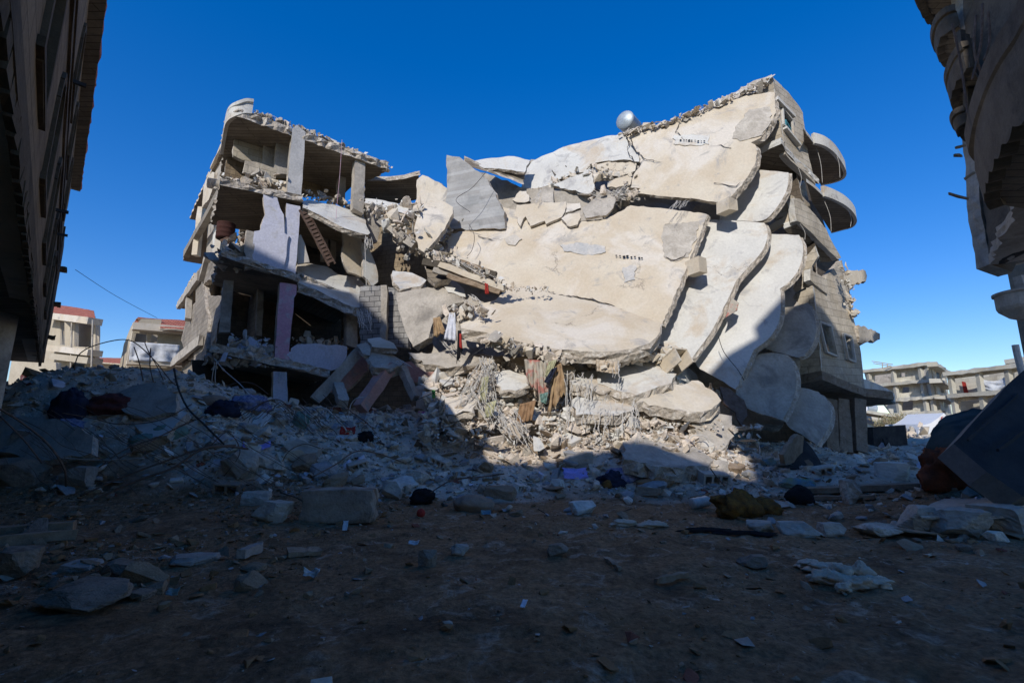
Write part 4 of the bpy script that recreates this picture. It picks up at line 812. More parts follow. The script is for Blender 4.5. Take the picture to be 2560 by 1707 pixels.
# water tank on the roof
c = P(1574, 313, 19.0); mb = MB(); ax = Vector((.62, .78, .04)).normalized(); s1 = ax.cross(Vector((0, 0, 1))).normalized(); s2 = s1.cross(ax); n = 24; vs = []
pr = [(-.62, .0), (-.60, .25), (-.54, .42), (-.5, .50), (-.48, .515), (-.46, .50), (.42, .5), (.5, .42), (.55, .25), (.57, 0)]
for t_, rr_ in pr:
    for j in range(n): a = 2 * math.pi * j / n; vs.append(c + ax * t_ + (s1 * math.cos(a) + s2 * math.sin(a)) * max(rr_ * .8, .001))
mb.add(vs, [(i * n + j, i * n + (j + 1) % n, (i + 1) * n + (j + 1) % n, (i + 1) * n + j) for i in range(len(pr) - 1) for j in range(n)])
o = mb.build('water_tank', M['tank'], smooth=True); tag(o, 'grey cylindrical water tank lying on its side on the sloping roof', 'water tank')
MB().tube([c + s2 * .5 * sg - ax * .2 for sg in (.8, .92)], .1, 12).build('tank_cap', M['tank'], o)
# ---------------- near building on the left, seen along its facade from below ----------------
NL = thing('corner_building', (-9, 8, 0), 'dark stone-clad building towering at the left edge with arched windows and a broad eave', 'building')
U = Vector((-.6925, .7214, 0)); NF = Vector((.7214, .6925, 0)); B0 = Vector((-.65, 0, 0))
def fb(s, z, out=0.): return B0 + U * s + NF * out + Vector((0, 0, z))
FP = (fb(0, 5), NF)
dk = [mat('aged_stone', (.19, .13, .075), (.30, .215, .13), 1.2, (.12, .085, .05), .6, .8, bump=.6, brick=(.8, .3, .012, .5)), M['plaster']]  # brown stone, colour lowered to imitate the darkness at the left edge of view
def arch(s0, w_, z0, z1): 
    r_ = w_ / 2; return [fb(s0 - r_, z0), fb(s0 + r_, z0)] + [fb(s0 + r_ * math.cos(a), z1 - r_ + r_ * math.sin(a)) for a in [math.pi * k / 6 for k in range(7)]]
hs_ = []
for s0 in (5.6, 8.6, 11.6, 14.8, 18.2): hs_ += [arch(s0, 1.2, 4.7, 6.5)] + ([arch(s0, 1.2, 7.8, 9.4)] if s0 > 11 else [])
SKY = [(22.2, 10.1), (10.6, 10.1), (8.2, 8.4), (6.2, 7.3), (4.2, 5.6), (2.4, 4.6), (.9, 3.9)]
FW = FP
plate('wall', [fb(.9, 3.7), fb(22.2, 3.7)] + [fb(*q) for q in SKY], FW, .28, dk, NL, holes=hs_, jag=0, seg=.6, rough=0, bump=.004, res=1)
for i, h in enumerate(hs_):
    s0 = (h[0] + h[1]) / 2; ctr = sum(h, Vector()) / len(h)
    m_ = MB(); ring = [p + (p - ctr) * .10 for p in h]; n = len(h)
    for k in range(n): m_.beam(h[k] + NF * .0, h[(k + 1) % n] + NF * .0, .14, .09, up=NF)
    w_ = m_.build('window', dk[0], NL)
    MB().beam(h[0] - U * .2 + NF * .01, h[1] + U * .2 + NF * .01, .09, .1).build('window_sill', dk[0], w_)
    MB().add([p - NF * .22 for p in h], [tuple(range(n))]).build('pane', M['glass'], w_)
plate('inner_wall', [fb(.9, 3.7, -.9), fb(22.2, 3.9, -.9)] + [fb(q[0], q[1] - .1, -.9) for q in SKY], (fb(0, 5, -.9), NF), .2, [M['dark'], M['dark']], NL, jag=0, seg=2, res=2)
for z, w_, h_ in ((3.78, .08, .26), (6.95, .05, .2), (7.25, .07, .10)): MB().beam(fb(.9 if z < 5 else 6.3, z, .015), fb(22.2, z, .015), w_, h_, n=20, jit=.006).build('cornice', dk[0], NL)
# scalloped trim
mb = MB()
for k in range(70): mb.box(fb(1 + k * .3, 3.60, .03), (.05, .24, .16), Matrix.Rotation(math.atan2(U.y, U.x) + math.pi / 2, 3, 'Z'), jit=.01)
mb.build('scalloped_trim', dk[0], NL)
plate('eave', [fb(10.4, 10.1, -.3), fb(22.4, 10.1, -.3), fb(22.4, 10.1, .26), fb(10.4, 10.1, .26)], (fb(0, 10.1), Vector((0, 0, -1))), .22, [M['soffit'], M['tile']], NL, jag=.01, seg=.3)
plate('roof', [fb(10.6, 10.3, -.2), fb(22.2, 10.3, -.2), fb(22.2, 10.3, -5), fb(14, 10.3, -5)], (fb(0, 10.3), Vector((0, 0, -1))), .12, [M['conc'], M['conc']], NL, jag=0, seg=2, res=2)
plate('overhang', [fb(.9, 3.7, .02), fb(22.2, 3.7, .02), fb(22.2, 3.7, -8), fb(.9, 3.7, -8)], (fb(0, 3.7), Vector((0, 0, -1))), .1, [M['soffit'], M['soffit']], NL, jag=0, seg=2, res=2)
plate('ground_wall', [fb(1, 0, -6), fb(22, 0, -6), fb(22, 3.7, -6), fb(1, 3.7, -6)], (fb(3, 0, -6), NF), .3, dk, NL, jag=0, seg=2, res=2)
plate('end_wall', [fb(22.2, 0, -1.9), fb(22.2, 10.1, 0), fb(22.2, 10.1, -6), fb(22.2, 0, -6)], (fb(22.2, 4, -1), -U), .25, dk, NL, jag=0, seg=2, res=2)
plate('rear_mass', [fb(3, 3.8, -5), fb(22.2, 3.8, -5), fb(22.2, 10.2, -5), fb(14, 10.2, -5)], (fb(3, 0, -5), NF), .3, [M['conc'], M['conc']], NL, jag=0, seg=2, res=3)
for s0 in (13,): MB().beam(fb(s0, 0, -.5), fb(s0, 3.7, -.5), .4, .4, n=4, jit=.01).build('column', M['conc'], NL)
# lower end part with small balconies
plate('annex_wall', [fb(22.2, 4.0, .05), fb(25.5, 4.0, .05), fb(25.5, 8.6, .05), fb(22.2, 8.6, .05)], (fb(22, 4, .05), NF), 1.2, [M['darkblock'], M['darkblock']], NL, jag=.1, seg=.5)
for z in (4.9, 6.2, 7.6): MB().beam(fb(24.6, z, .05), fb(24.6, z, .25), .5, .12, n=3, jit=.02).build('balcony_stub', dk[0], NL)
# small bits on the facade: satellite dish, pipe, shutter
mb = MB(); c = fb(5.2, 6.6, .2); n = 18; vs = [c - NF * .05]
for rr_ in (.12, .24, .33):
    for j in range(n): a = 2 * math.pi * j / n; vs.append(c + (U * math.cos(a) + Vector((0, 0, 1)) * math.sin(a)) * rr_ + NF * (rr_ * rr_ * .9 - .05))
fs = [(0, 1 + j, 1 + (j + 1) % n) for j in range(n)] + [(1 + i * n + j, 1 + (i + 1) * n + j, 1 + (i + 1) * n + (j + 1) % n, 1 + i * n + (j + 1) % n) for i in range(2) for j in range(n)]
mb.add(vs, fs); d_ = mb.build('satellite_dish', M['pale']); tag(d_, 'small white dish fixed to the facade of the left corner building', 'satellite dish')
MB().tube([c - NF * .05, c - NF * .3 - Vector((0, 0, .1))], .02).build('bracket', M['dark'], d_)
for s0, z in ((9.9, 7.3), (13.2, 6.1), (16.6, 6.6)): MB().beam(fb(s0, z, .0), fb(s0, z, .22), .06, .06).build('bracket', M['dark'], NL)

# ---------------- near building on the right with curved balconies ----------------
NR = thing('balcony_building', (11, 9, 0), 'dark building at the upper right edge with stacked curved balconies and scalloped trim', 'building')
dr = [mat('aged_stone_trim', (.10, .08, .06), (.17, .14, .105), 1.6, (.07, .06, .05), .6, 1, bump=.5), M['dark']]  # trim colour lowered toward black to imitate the dark right edge of view
def cbal(rim, z, back, h0, scal=True, thick=.18, parh=.0):
    pl = zplane(z); R3 = spline([hit(pl, *p) for p in rim], 8); B3 = [hit(pl, *p) for p in back]
    o = plate('balcony', R3 + B3, pl, .15, [M['soffit'], M['conc']], NR, None, ndir=Vector((0, 0, 1)), jag=0, rough=0, seg=.6)
    mb = MB(); vs = []; n = len(R3); L = 0
    fine = []
    for i in range(n - 1):
        k = max(1, int((R3[i + 1] - R3[i]).length / .06)); fine += [R3[i].lerp(R3[i + 1], j / k) for j in range(k)]
    fine.append(R3[-1]); n = len(fine); pos = 0; prev = fine[0]; ctr = sum(B3, Vector()) / len(B3)
    for p in fine:
        pos += (p - prev).length; prev = p; out = (p - ctr); out.z = 0; out.normalize()
        low = -.10 * abs(math.sin(pos * math.pi / .42)) if scal else 0
        vs += [p + Vector((0, 0, low)) - out * .03, p + Vector((0, 0, h0 * .45)) + out * .02, p + Vector((0, 0, h0 * .75)), p + Vector((0, 0, h0 * .78)) + out * .09, p + Vector((0, 0, h0)) + out * .09]
    mb.add(vs, [(5 * i + k, 5 * i + k + 1, 5 * i + k + 6, 5 * i + k + 5) for i in range(n - 1) for k in range(4)])
    f = mb.build('parapet', dr[0], o); s_ = f.modifiers.new('s', 'SOLIDIFY'); s_.thickness = thick; s_.offset = 0
    return o
cbal([(2640, 200), (2600, 255), (2560, 301), (2525, 352), (2500, 400), (2484, 439), (2476, 470), (2474, 495), (2490, 510)], 5.2, [(2560, 520), (2640, 460)], 1.15)
cbal([(2278, -90), (2282, -40), (2298, 0), (2316, 41), (2340, 62), (2370, 74), (2410, 88), (2450, 105)], 14.0, [(2520, 60), (2560, 0), (2560, -90)], .5)
cbal([(2395, 66), (2375, 72), (2358, 90), (2350, 118), (2352, 140), (2362, 156), (2390, 168)], 12.6, [(2440, 170), (2430, 90)], .6)
cbal([(2425, 168), (2405, 190), (2390, 222), (2385, 248), (2392, 270), (2410, 285)], 10.4, [(2450, 330), (2460, 220)], .7)
cbal([(2420, 300), (2402, 308), (2398, 322), (2406, 336), (2425, 345)], 9.2, [(2450, 345), (2450, 305)], .35)
yb = vplane(P(2440, 400, 11.6), 1, -.1)
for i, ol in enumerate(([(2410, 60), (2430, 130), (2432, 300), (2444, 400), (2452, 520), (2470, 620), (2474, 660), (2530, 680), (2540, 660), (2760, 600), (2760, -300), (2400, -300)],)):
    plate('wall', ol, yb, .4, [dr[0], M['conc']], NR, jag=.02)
qn = P(2474, 660, 11.6)
plate('side_wall', [P(2410, 60, 11.6), qn, Vector((10.4, 6, qn.z)), Vector((10.4, 6, 17))], plane3(qn, P(2410, 60, 11.6), Vector((10.4, 6, qn.z))), .3, dr, NR, jag=.02)
hz5 = P(2474, 660, 11.6).z
plate('overhang', [P(2474, 660, 11.6), P(2540, 672, 11.4), P(2760, 660, 10), P(2760, 560, 8), P(2560, 520, 8)], zplane(hz5), .25, [M['conc'], M['conc']], NR, ndir=Vector((0, 0, 1)), jag=.08)
for y0, y1, x in ((80, 300, 2400), (90, 330, 2412), (100, 340, 2424)): MB().beam(P(x, y0, 11.3), P(x + 26, y1, 11.3), .14, .14, n=6, jit=.01).build('pilaster', dr[0], NR)
def wire(name, pts, r_, m, parent=None, lab=None, cat='cable', grp=None, n=8):
    o = MB().tube(spline(pts, n), r_, 5).build(name, m, parent, smooth=True)
    return tag(o, lab, cat, grp) if parent is None else o
for pts in (([2380, 60], [2400, 150], [2420, 290]), ([2440, 40], [2436, 130], [2462, 200]), ([2456, 10], [2452, 110], [2430, 200]), ([2470, 30], [2474, 100], [2460, 150]), ([2430, 380], [2480, 440], [2560, 500])):
    wire('hanging_bar', [P(x, y, 8.5) for x, y in pts], .022, M['rust'], NR)
for a_, b_ in (((2372, 484), (2420, 498)), ((2390, 370), (2412, 364)), ((2386, 388), (2404, 390)), ((2412, 448), (2436, 432))): MB().beam(P(*a_, 8.6), P(*b_, 8.7), .03, .05, n=2, jit=.01).build('snapped_plank', M['wood'], NR)
# round balcony of the next building, cut by the frame
nb = thing('far_balcony_house', P(2570, 1000, 20), 'round balcony of a dark house peeping in at the right edge', 'building')
mb = MB(); c = P(2575, 765, 16); n = 26; vs = []
for z, rr_ in ((-.55, .10), (-.35, .55), (-.1, .8), (0, .84), (.42, .84), (.44, .90), (.52, .90), (.52, .1)):
    for j in range(n): a = 2 * math.pi * j / n; vs.append(c + Vector((math.cos(a) * rr_, math.sin(a) * rr_, z)))
mb.add(vs, [(i * n + j, i * n + (j + 1) % n, (i + 1) * n + (j + 1) % n, (i + 1) * n + j) for i in range(7) for j in range(n)]); mb.build('balcony', M['conc'], nb)
MB().beam(P(2552, 690, 16.4), P(2566, 740, 16.4), .3, .3).build('post', M['conc'], nb); MB().box(P(2690, 900, 17.5), (2.2, 1.5, 9)).build('wall', M['stone'], nb)
MB().tube([P(2538, 860, 15), P(2556, 925, 15)], .07, 8)
tag(MB().tube([P(2538, 862, 15), P(2544, 890, 15), P(2562, 960, 15)], .09, 8).build('broken_pole', M['wire']), 'short leaning pole end above the slanted dark sheet at the right edge', 'pole')

# ---------------- far buildings right ----------------
def fplane(a, b): p, q = P(*a), P(*b); return vplane(p, (q - p).x, (q - p).y)
CL = mat('sunlit_concrete', (.60, .56, .45), (.72, .68, .57), .5, (.48, .44, .36), .58, .35, bump=.3, brick=(1.2, .4, .02, .7)); CLb = [CL, CL]  # pale cream concrete shared by the far blocks and walls
R1 = thing('shelled_apartment_block', P(2260, 1090, 52), 'grey four-storey shelled block with open floors, left of the two far right buildings', 'building', 'damaged blocks in the distance')
f1 = fplane((2162, 929, 58), (2328, 909, 52)); s1_ = fplane((2328, 909, 52), (2366, 935, 62))
q = lambda *b: [(b[0], b[1]), (b[2], b[1] - (b[2] - b[0]) * .12), (b[2], b[3] - (b[2] - b[0]) * .1), (b[0], b[3])]
plate('front_wall', [(2160, 932), (2328, 912), (2356, 1050), (2250, 1056), (2232, 1040), (2205, 1000), (2170, 966)], f1, .35, CLb, R1, jag=.05, seg=1.5, res=3, bump=.05,
      holes=[q(2183, 938, 2228, 962), q(2250, 932, 2262, 942), q(2300, 924, 2316, 946), q(2253, 968, 2272, 983), q(2302, 962, 2322, 986), q(2253, 1004, 2282, 1027), q(2316, 1002, 2333, 1022), q(2268, 1040, 2285, 1052), q(2306, 1036, 2328, 1052)])
plate('side_wall', [(2328, 912), (2366, 937), (2372, 985), (2382, 1040), (2356, 1050)], s1_, .35, CLb, R1, jag=.05, seg=1.5, res=3,
      holes=[[(2340, 925), (2350, 931), (2352, 948), (2342, 945)], [(2354, 935), (2361, 939), (2363, 952), (2356, 950)], [(2350, 965), (2358, 968), (2362, 982), (2352, 982)], [(2358, 1002), (2368, 1003), (2371, 1020), (2361, 1020)]])
plate('inner_wall', [(2165, 936), (2330, 918), (2350, 1050), (2240, 1052), (2172, 966)], shift(f1, 3), .3, [M['conc'], M['conc']], R1, seg=4, res=6)
for y0, y1, x0, x1 in ((930, 909, 2158, 2330), (966, 951, 2165, 2340), (1001, 992, 2232, 2350), (1038, 1030, 2228, 2358)):
    MB().beam(hit(shift(f1, -.5), x0, y0), hit(shift(f1, -.5), x1, y1), 1.2, .36, n=14, jit=.07).build('storey_slab', CL, R1)
for y0, y1, x0, x1 in ((910, 936, 2329, 2368), (951, 970, 2339, 2374), (992, 1006, 2349, 2380)):
    MB().beam(hit(shift(s1_, -.4), x0, y0), hit(shift(s1_, -.4), x1, y1), .9, .36, n=8, jit=.08).build('storey_slab', CL, R1)
for x, y0, y1 in ((2172, 934, 1000), (2232, 922, 1036), (2300, 915, 1050), (2318, 913, 1050)): MB().beam(hit(shift(f1, -.6), x, y0), hit(shift(f1, -.6), x + (y1 - y0) * .16, y1), .35, .35).build('column', CL, R1)
for a_, b_ in (((2180, 903), (2232, 911)), ((2206, 907), (2206, 920)), ((2218, 909), (2219, 919)), ((2184, 908), (2228, 915))): wire('roof_rail', [P(*a_, 54), P(*b_, 54)], .05, M['conc'], R1)
R2 = thing('tarped_apartment_block', P(2460, 1060, 46), 'far right damaged block with a red door beside a bay closed by a sheet', 'building', 'damaged blocks in the distance')
f2 = fplane((2369, 936, 50), (2560, 916, 44))
plate('front_wall', [(2369, 938), (2640, 908), (2640, 1050), (2390, 1060), (2379, 990)], f2, .35, CLb, R2, jag=.04, seg=1.5, res=3,
      holes=[[(2381, 946), (2446, 938), (2453, 982), (2386, 988)], [(2452, 938), (2518, 928), (2530, 972), (2458, 982)], q(2396, 1003, 2453, 1030), q(2463, 996, 2500, 1028), q(2530, 930, 2560, 970)])
plate('inner_wall', [(2376, 940), (2640, 912), (2640, 1050), (2394, 1050)], shift(f2, 2), .3, CLb, R2, seg=4, res=6)
for y0, y1, x0, x1 in ((936, 905, 2366, 2620), (990, 975, 2377, 2600)): MB().beam(hit(shift(f2, -.5), x0, y0), hit(shift(f2, -.5), x1, y1), 1.2, .4, n=14, jit=.06).build('storey_slab', CL, R2)
MB().beam(hit(shift(f2, -.5), 2370, 934), hit(shift(f2, -.5), 2372, 944), 1, .5).build('corner_block', CL, R2)
for x, y0, y1 in ((2447, 930, 1050), (2519, 921, 1040), (2376, 938, 1050)): MB().beam(hit(shift(f2, -.5), x, y0), hit(shift(f2, -.5), x + (y1 - y0) * .15, y1), .4, .4).build('column', CL, R2)
MB().add([hit(shift(f2, 1.6), *p) for p in ((2404, 953), (2414, 955), (2422, 984), (2410, 985))], [(0, 1, 2, 3)]).build('door', M['redc'], R2)
MB().beam(hit(shift(f2, -.3), 2520, 905), hit(shift(f2, -.3), 2620, 890), 1, .4).build('roof_shelter', CL, R2)
MB().beam(hit(shift(f2, -.3), 2521, 906), hit(shift(f2, -.3), 2523, 920), .3, .3).build('roof_shelter_post', CL, R2)
def drape(name, corners, m, lab, cat, nu=16, nv=10, sag=.0, fold=.05, nf=9, sagdir=Vector((0, 0, -1)), grp=None, ndir=None, parent=None, ragged=.0):
    a, b, c, d = corners; vs = []; nrm = ndir or (b - a).cross(d - a).normalized()
    for j in range(nv + 1):
        for i in range(nu + 1):
            u = i / nu; v = j / nv; p = a.lerp(b, u).lerp(d.lerp(c, u), v)
            p = p + sagdir * sag * 4 * u * (1 - u) + nrm * fold * (math.sin(u * nf * 3.1 + 2 * nz(u * 3, v * 2, a.x)) * (.3 + .7 * v) + 1.6 * nz(u * 5, v * 5, a.y))
            if ragged and j == nv: p = p + (d - a) * ragged * nz(u * 9, 4, a.x)
            vs.append(p)
    mb = MB().add(vs, [(j * (nu + 1) + i, j * (nu + 1) + i + 1, (j + 1) * (nu + 1) + i + 1, (j + 1) * (nu + 1) + i) for j in range(nv) for i in range(nu)])
    o = mb.build(name, m, parent, smooth=True); s_ = o.modifiers.new('s', 'SOLIDIFY'); s_.thickness = .012
    return tag(o, lab, cat, grp) if parent is None else o
drape('tarpaulin', [hit(shift(f2, -.4), *p) for p in ((2448, 943), (2519, 936), (2523, 958), (2452, 968))], M['tarp'], 'white sheet sagging across the open bay of the far right block', 'tarpaulin', sag=.5, fold=.08, nf=4)
plate('garden_wall', [(2145, 1040), (2195, 1038), (2250, 1048), (2250, 1062), (2300, 1080), (2300, 1110), (2145, 1110)], fplane((2145, 1040, 46), (2300, 1050, 46)), .5, [CL, CL], None, 'low beige wall below the shelled block', 'wall', seg=2, res=3)
tag(MB().beam(P(2145, 1030, 44), P(2250, 1044, 44), 2, .25, n=6, jit=.03).build('shed_roof', CL), 'flat concrete roof with tanks in front of the shelled block', 'roof')
tag(MB().tube([P(2164, 1018, 44.5), P(2186, 1022, 44.5)], .45, 14).build('water_barrel', M['tank']), 'pale blue barrel on the flat roof before the shelled block', 'barrel')
def disc(name, c, r_, ax, m, lab, cat):
    ax = ax.normalized(); a1 = ax.cross(Vector((0, 0, 1))).normalized(); a2 = a1.cross(ax); vs = [c]; n = 22
    for k in (.5, 1): vs += [c + (a1 * math.cos(t) + a2 * math.sin(t)) * r_ * k + ax * .25 * r_ * k * k for t in [2 * math.pi * j / n for j in range(n)]]
    o = MB().add(vs, [(0, 1 + j, 1 + (j + 1) % n) for j in range(n)] + [(1 + j, 1 + n + j, 1 + n + (j + 1) % n, 1 + (j + 1) % n) for j in range(n)]).build(name, m, smooth=True)
    return tag(o, lab, cat)
disc('satellite_dish', P(2153, 1017, 43), .5, Vector((.2, -1, .3)), M['tentwhite'], 'white satellite dish beside the tower foot on the flat roof', 'satellite dish')
# dry bush
r = random.Random(5); mb = MB()
for k in range(2600):
    x = r.gauss(2245, 26); y = 1062 + r.gauss(0, 11) + abs(x - 2245) * .12
    if y < 1036: continue
    p = P(x, y, 43 + r.uniform(-1, 1)); d_ = Vector((r.uniform(-1, 1), r.uniform(-.6, .6), r.uniform(.1, 1.4))).normalized() * r.uniform(.15, .5); e = Vector((r.uniform(-.05, .05), 0, .03))
    mb.add([p, p + d_ * .5 + e, p + d_, p + d_ * .5 - e], [(0, 1, 2, 3)], r.randrange(2))
tag(mb.build('dry_bush', [mat('dry_twigs', (.22, .17, .10), (.34, .28, .17), 3, bump=0), mat('dry_leaves', (.14, .14, .07), (.24, .22, .12), 3, bump=0)]), 'dry brown bushes below the shelled block', 'bush')
# tents
def tent(pts, d, m, lab, depth=3.0, name='tent'):
    T3 = [P(x, y, d) for x, y in pts]; bk = Vector((.4, depth, 0)); vs = T3 + [p + bk for p in T3]; n = len(T3)
    fs = [tuple(range(n))] + [(i, (i + 1) % n, n + (i + 1) % n, n + i) for i in range(n)]
    o = MB().add(vs, fs).build(name, m); return tag(o, lab, 'tent', 'tents in the distance')
tent([(2148, 1056), (2158, 1055), (2185, 1066), (2215, 1080), (2232, 1090), (2230, 1105), (2200, 1112), (2146, 1115)], 36, M['tentcream'], 'cream tent sloping down beside the foot of the tower')
tent([(2216, 1078), (2232, 1074), (2252, 1078), (2270, 1092), (2282, 1105), (2280, 1114), (2250, 1110), (2232, 1090)], 35, M['tentwhite'], 'white rounded tent right of the cream tent')
tt = tent([(2298, 1060), (2310, 1062), (2325, 1058), (2345, 1045), (2360, 1032), (2372, 1046), (2400, 1060), (2400, 1084), (2296, 1084)], 38, M['tentwhite'], 'white tent with a red crescent on its pointed canopy', 4)
cc = P(2357, 1046, 37.9); vs = []; n = 14
for k in range(n + 1): a = math.pi * (.25 + 1.5 * k / n); vs.append(cc + Vector((-math.cos(a) * -.16, 0, math.sin(a) * .16)))
for k in range(n + 1): a = math.pi * (.25 + 1.5 * k / n); vs.append(cc + Vector((-math.cos(a) * -.125 + .045, 0, math.sin(a) * .125)))
MB().add([v + Vector((0, -.02, 0)) for v in vs], [(k, k + 1, n + 2 + k, n + 1 + k) for k in range(n)]).build('red_crescent', M['redc'], tt)
plate('garden_wall', [(2296, 1084), (2345, 1083), (2345, 1120), (2298, 1118)], fplane((2296, 1084, 37), (2345, 1084, 36.5)), .3, [CL, CL], None, 'short beige wall under the tent with the red crescent', 'wall', seg=1, res=2)
scatter_line('far_rubble', [P(2270, 1085, 33), P(2290, 1105, 32), P(2330, 1118, 30)], 120, .15, .7, RR, None, .5, .5, 'pale rubble pile beside the tents', 41)

# ---------------- far houses left ----------------
def house(nm, loc, lab): return thing(nm, loc, lab, 'house', 'tiled houses beyond the left mound')
HB = [mat('beige_render', (.40, .34, .25), (.48, .42, .32), 1, bump=.3), M['plaster']]
TL_ = [M['tile'], M['plaster']]
H1 = house('tiled_house', P(180, 1000, 38), 'beige house with red tiled eaves and open balcony, nearest the left corner building')
h1 = fplane((130, 760, 40), (240, 778, 36))
plate('roof', [(110, 757), (182, 767), (234, 776), (239, 799), (160, 789), (110, 783)], plane3(hit(h1, 139, 762) + Vector((0, 1.2, 0)), hit(h1, 234, 776) + Vector((0, 1.2, 0)), hit(h1, 139, 786) - Vector((0, .8, 0))), .15, TL_, H1, jag=.0, res=2)
plate('wall', [(110, 786), (239, 800), (236, 960), (222, 1000), (100, 1000)], h1, .3, HB, H1, jag=0, res=2, seg=1, holes=[[(150, 803), (176, 806), (175, 865), (150, 862)], [(186, 806), (234, 812), (228, 868), (184, 866)], [(174, 900), (212, 905), (210, 960), (172, 955)]])
plate('inner_wall', [(110, 790), (240, 800), (236, 1000), (100, 1000)], shift(h1, 2.2), .2, HB, H1, jag=0, res=3, seg=2)
for y0, y1 in ((788, 803), (868, 882), (888, 902)): MB().beam(hit(shift(h1, -.7), 110, y0), hit(shift(h1, -.7), 238, y1 + 1), .9, .45 if y0 > 800 else .5, n=8).build('balcony' if y0 > 800 else 'fascia', M['plaster'] if y0 < 880 else HB[0], H1)
for x in (180, 232): wire('pole', [hit(shift(h1, -1), x, 800), hit(shift(h1, -1), x - 4, 950)], .06, M['conc'], H1)
H0 = house('arched_window_house', P(70, 1010, 30), 'low beige house with a red curtained arched window at the far left')
h0 = fplane((20, 900, 31), (140, 912, 30))
ar_ = [(50, 985), (50, 940), (58, 928), (78, 922), (98, 930), (106, 942), (106, 985)]
plate('wall', [(30, 896), (140, 906), (140, 1010), (10, 1010)], h0, .3, HB, H0, jag=0, res=2, seg=1, holes=[ar_])
MB().add([hit(shift(h0, .25), *p) for p in ar_], [tuple(range(7))]).build('red_curtain', M['redc'], H0)
MB().add([hit(shift(h0, .15), *p) for p in ((50, 985), (50, 935), (57, 930), (57, 985))], [(0, 1, 2, 3)]).build('shutter', M['tentcream'], H0)
H2 = house('tiled_house', P(390, 1000, 36), 'beige house with red tiles and a white sheet over its balcony, beside the ruined block')
h2 = fplane((340, 795, 34), (520, 808, 37))
rp2 = plane3(hit(h2, 345, 793) + Vector((0, 1.0, 0)), hit(h2, 467, 800) + Vector((0, 1.0, 0)), hit(h2, 334, 813) - Vector((0, .8, 0)))
plate('roof', [(345, 793), (520, 804), (520, 826), (400, 820), (404, 798), (352, 796), (340, 812), (331, 811)], rp2, .15, TL_, H2, jag=0, res=2)
plate('wall', [(352, 797), (404, 799), (402, 820), (520, 828), (520, 1010), (300, 1010), (318, 905), (334, 812), (342, 811)], h2, .3, HB, H2, jag=0, res=2, seg=1, holes=[[(337, 832), (368, 834), (366, 862), (333, 858)], [(378, 834), (395, 836), (393, 862), (376, 860)]])
plate('inner_wall', [(330, 815), (520, 830), (520, 900), (318, 900)], shift(h2, 2.2), .2, HB, H2, jag=0, res=3, seg=2)
plate('side_wall', [(342, 796), (334, 812), (300, 1000), (294, 935), (310, 860), (328, 815)], fplane((342, 796, 34), (294, 935, 40)), .25, HB, H2, jag=0, res=2)
MB().beam(hit(shift(h2, -.7), 331, 816), hit(shift(h2, -.7), 520, 832), .9, .5, n=6).build('fascia', M['plaster'], H2)
MB().beam(hit(shift(h2, -.7), 316, 906), hit(shift(h2, -.7), 520, 916), .9, .3, n=6).build('balcony', M['plaster'], H2)
drape('tarpaulin', [hit(shift(h2, -1.2), *p) for p in ((326, 854), (450, 862), (440, 905), (322, 903))], M['tarp'], 'white sheet hung over the balcony of the tiled house', 'tarpaulin', fold=.10, nf=5)
drape('tarpaulin', [hit(shift(h2, -1.2), *p) for p in ((345, 932), (490, 940), (490, 975), (350, 965))], M['tarp'], 'striped pale sheet hung below the balcony of the tiled house', 'tarpaulin', fold=.06, nf=22)
H3 = house('tiled_house', P(270, 1000, 55), 'small distant house between the two others with a low red tiled roof')
h3 = fplane((230, 896, 56), (312, 896, 54))
plate('roof', [(232, 893), (308, 895), (305, 909), (234, 904)], plane3((236, 893, 57), (307, 895, 56), (234, 905, 54)), .15, TL_, H3, jag=0, res=3)
plate('wall', [(234, 906), (305, 910), (305, 960), (230, 960)], h3, .3, HB, H3, jag=0, res=3, seg=1, holes=[[(256, 925), (270, 926), (270, 950), (256, 950)]])
wire('overhead_cable', [P(188, 674, 22), P(290, 740, 28), P(393, 795, 33)], .013, M['black'], None, 'thin black cable from the left corner building to the tiled house', 'cable')

# ---------------- unseen blocks behind the camera, rooflines shaped to throw the street and ruin shade ----------------
def back(pts): 
    out = []
    for x, y, Y in pts: p = P(x, y, Y); t = (p.y + 10) / SD.y; out.append((p - SD * t))
    return out
def mass(name, roof, lab, dep=3.0):
    xs = [(p.x, p.z) for p in roof]; vs = []
    for dy in (0, -dep): vs += [Vector((x, -10 + dy, z)) for x, z in xs] + [Vector((xs[-1][0], -10 + dy, 0)), Vector((xs[0][0], -10 + dy, 0))]
    n = len(xs) + 2; fs = [tuple(range(n))[::-1], tuple(range(n, 2 * n))] + [(i, (i + 1) % n, n + (i + 1) % n, n + i) for i in range(n)]
    o = MB().add(vs, fs).build(name, M['tentcream']); return tag(o, lab, 'building', 'buildings behind the viewer')  # unseen masses take the tent cream to bounce warmer light
lr = back([(300, 640, 17), (456, 655, 17), (600, 690, 17), (760, 688, 17), (849, 688, 17.5), (880, 722, 17.3), (925, 766, 17.2), (985, 800, 15.5), (1020, 860, 15), (1040, 960, 14.3)])
mass('apartment_block', lr, 'tall block behind the viewer shading the left of the ruin')
md = back([(1040, 960, 14.3), (1050, 1040, 13.4), (1110, 1095, 13), (1250, 1135, 12.6), (1450, 1120, 12.5), (1560, 1092, 12.7), (1640, 1092, 12.6), (1760, 1135, 12), (1880, 1170, 11.6)])
md = [p - Vector((0, 0, .45)) for p in md]
mass('low_block', md, 'lower block behind the viewer that lets the sun reach the mound')
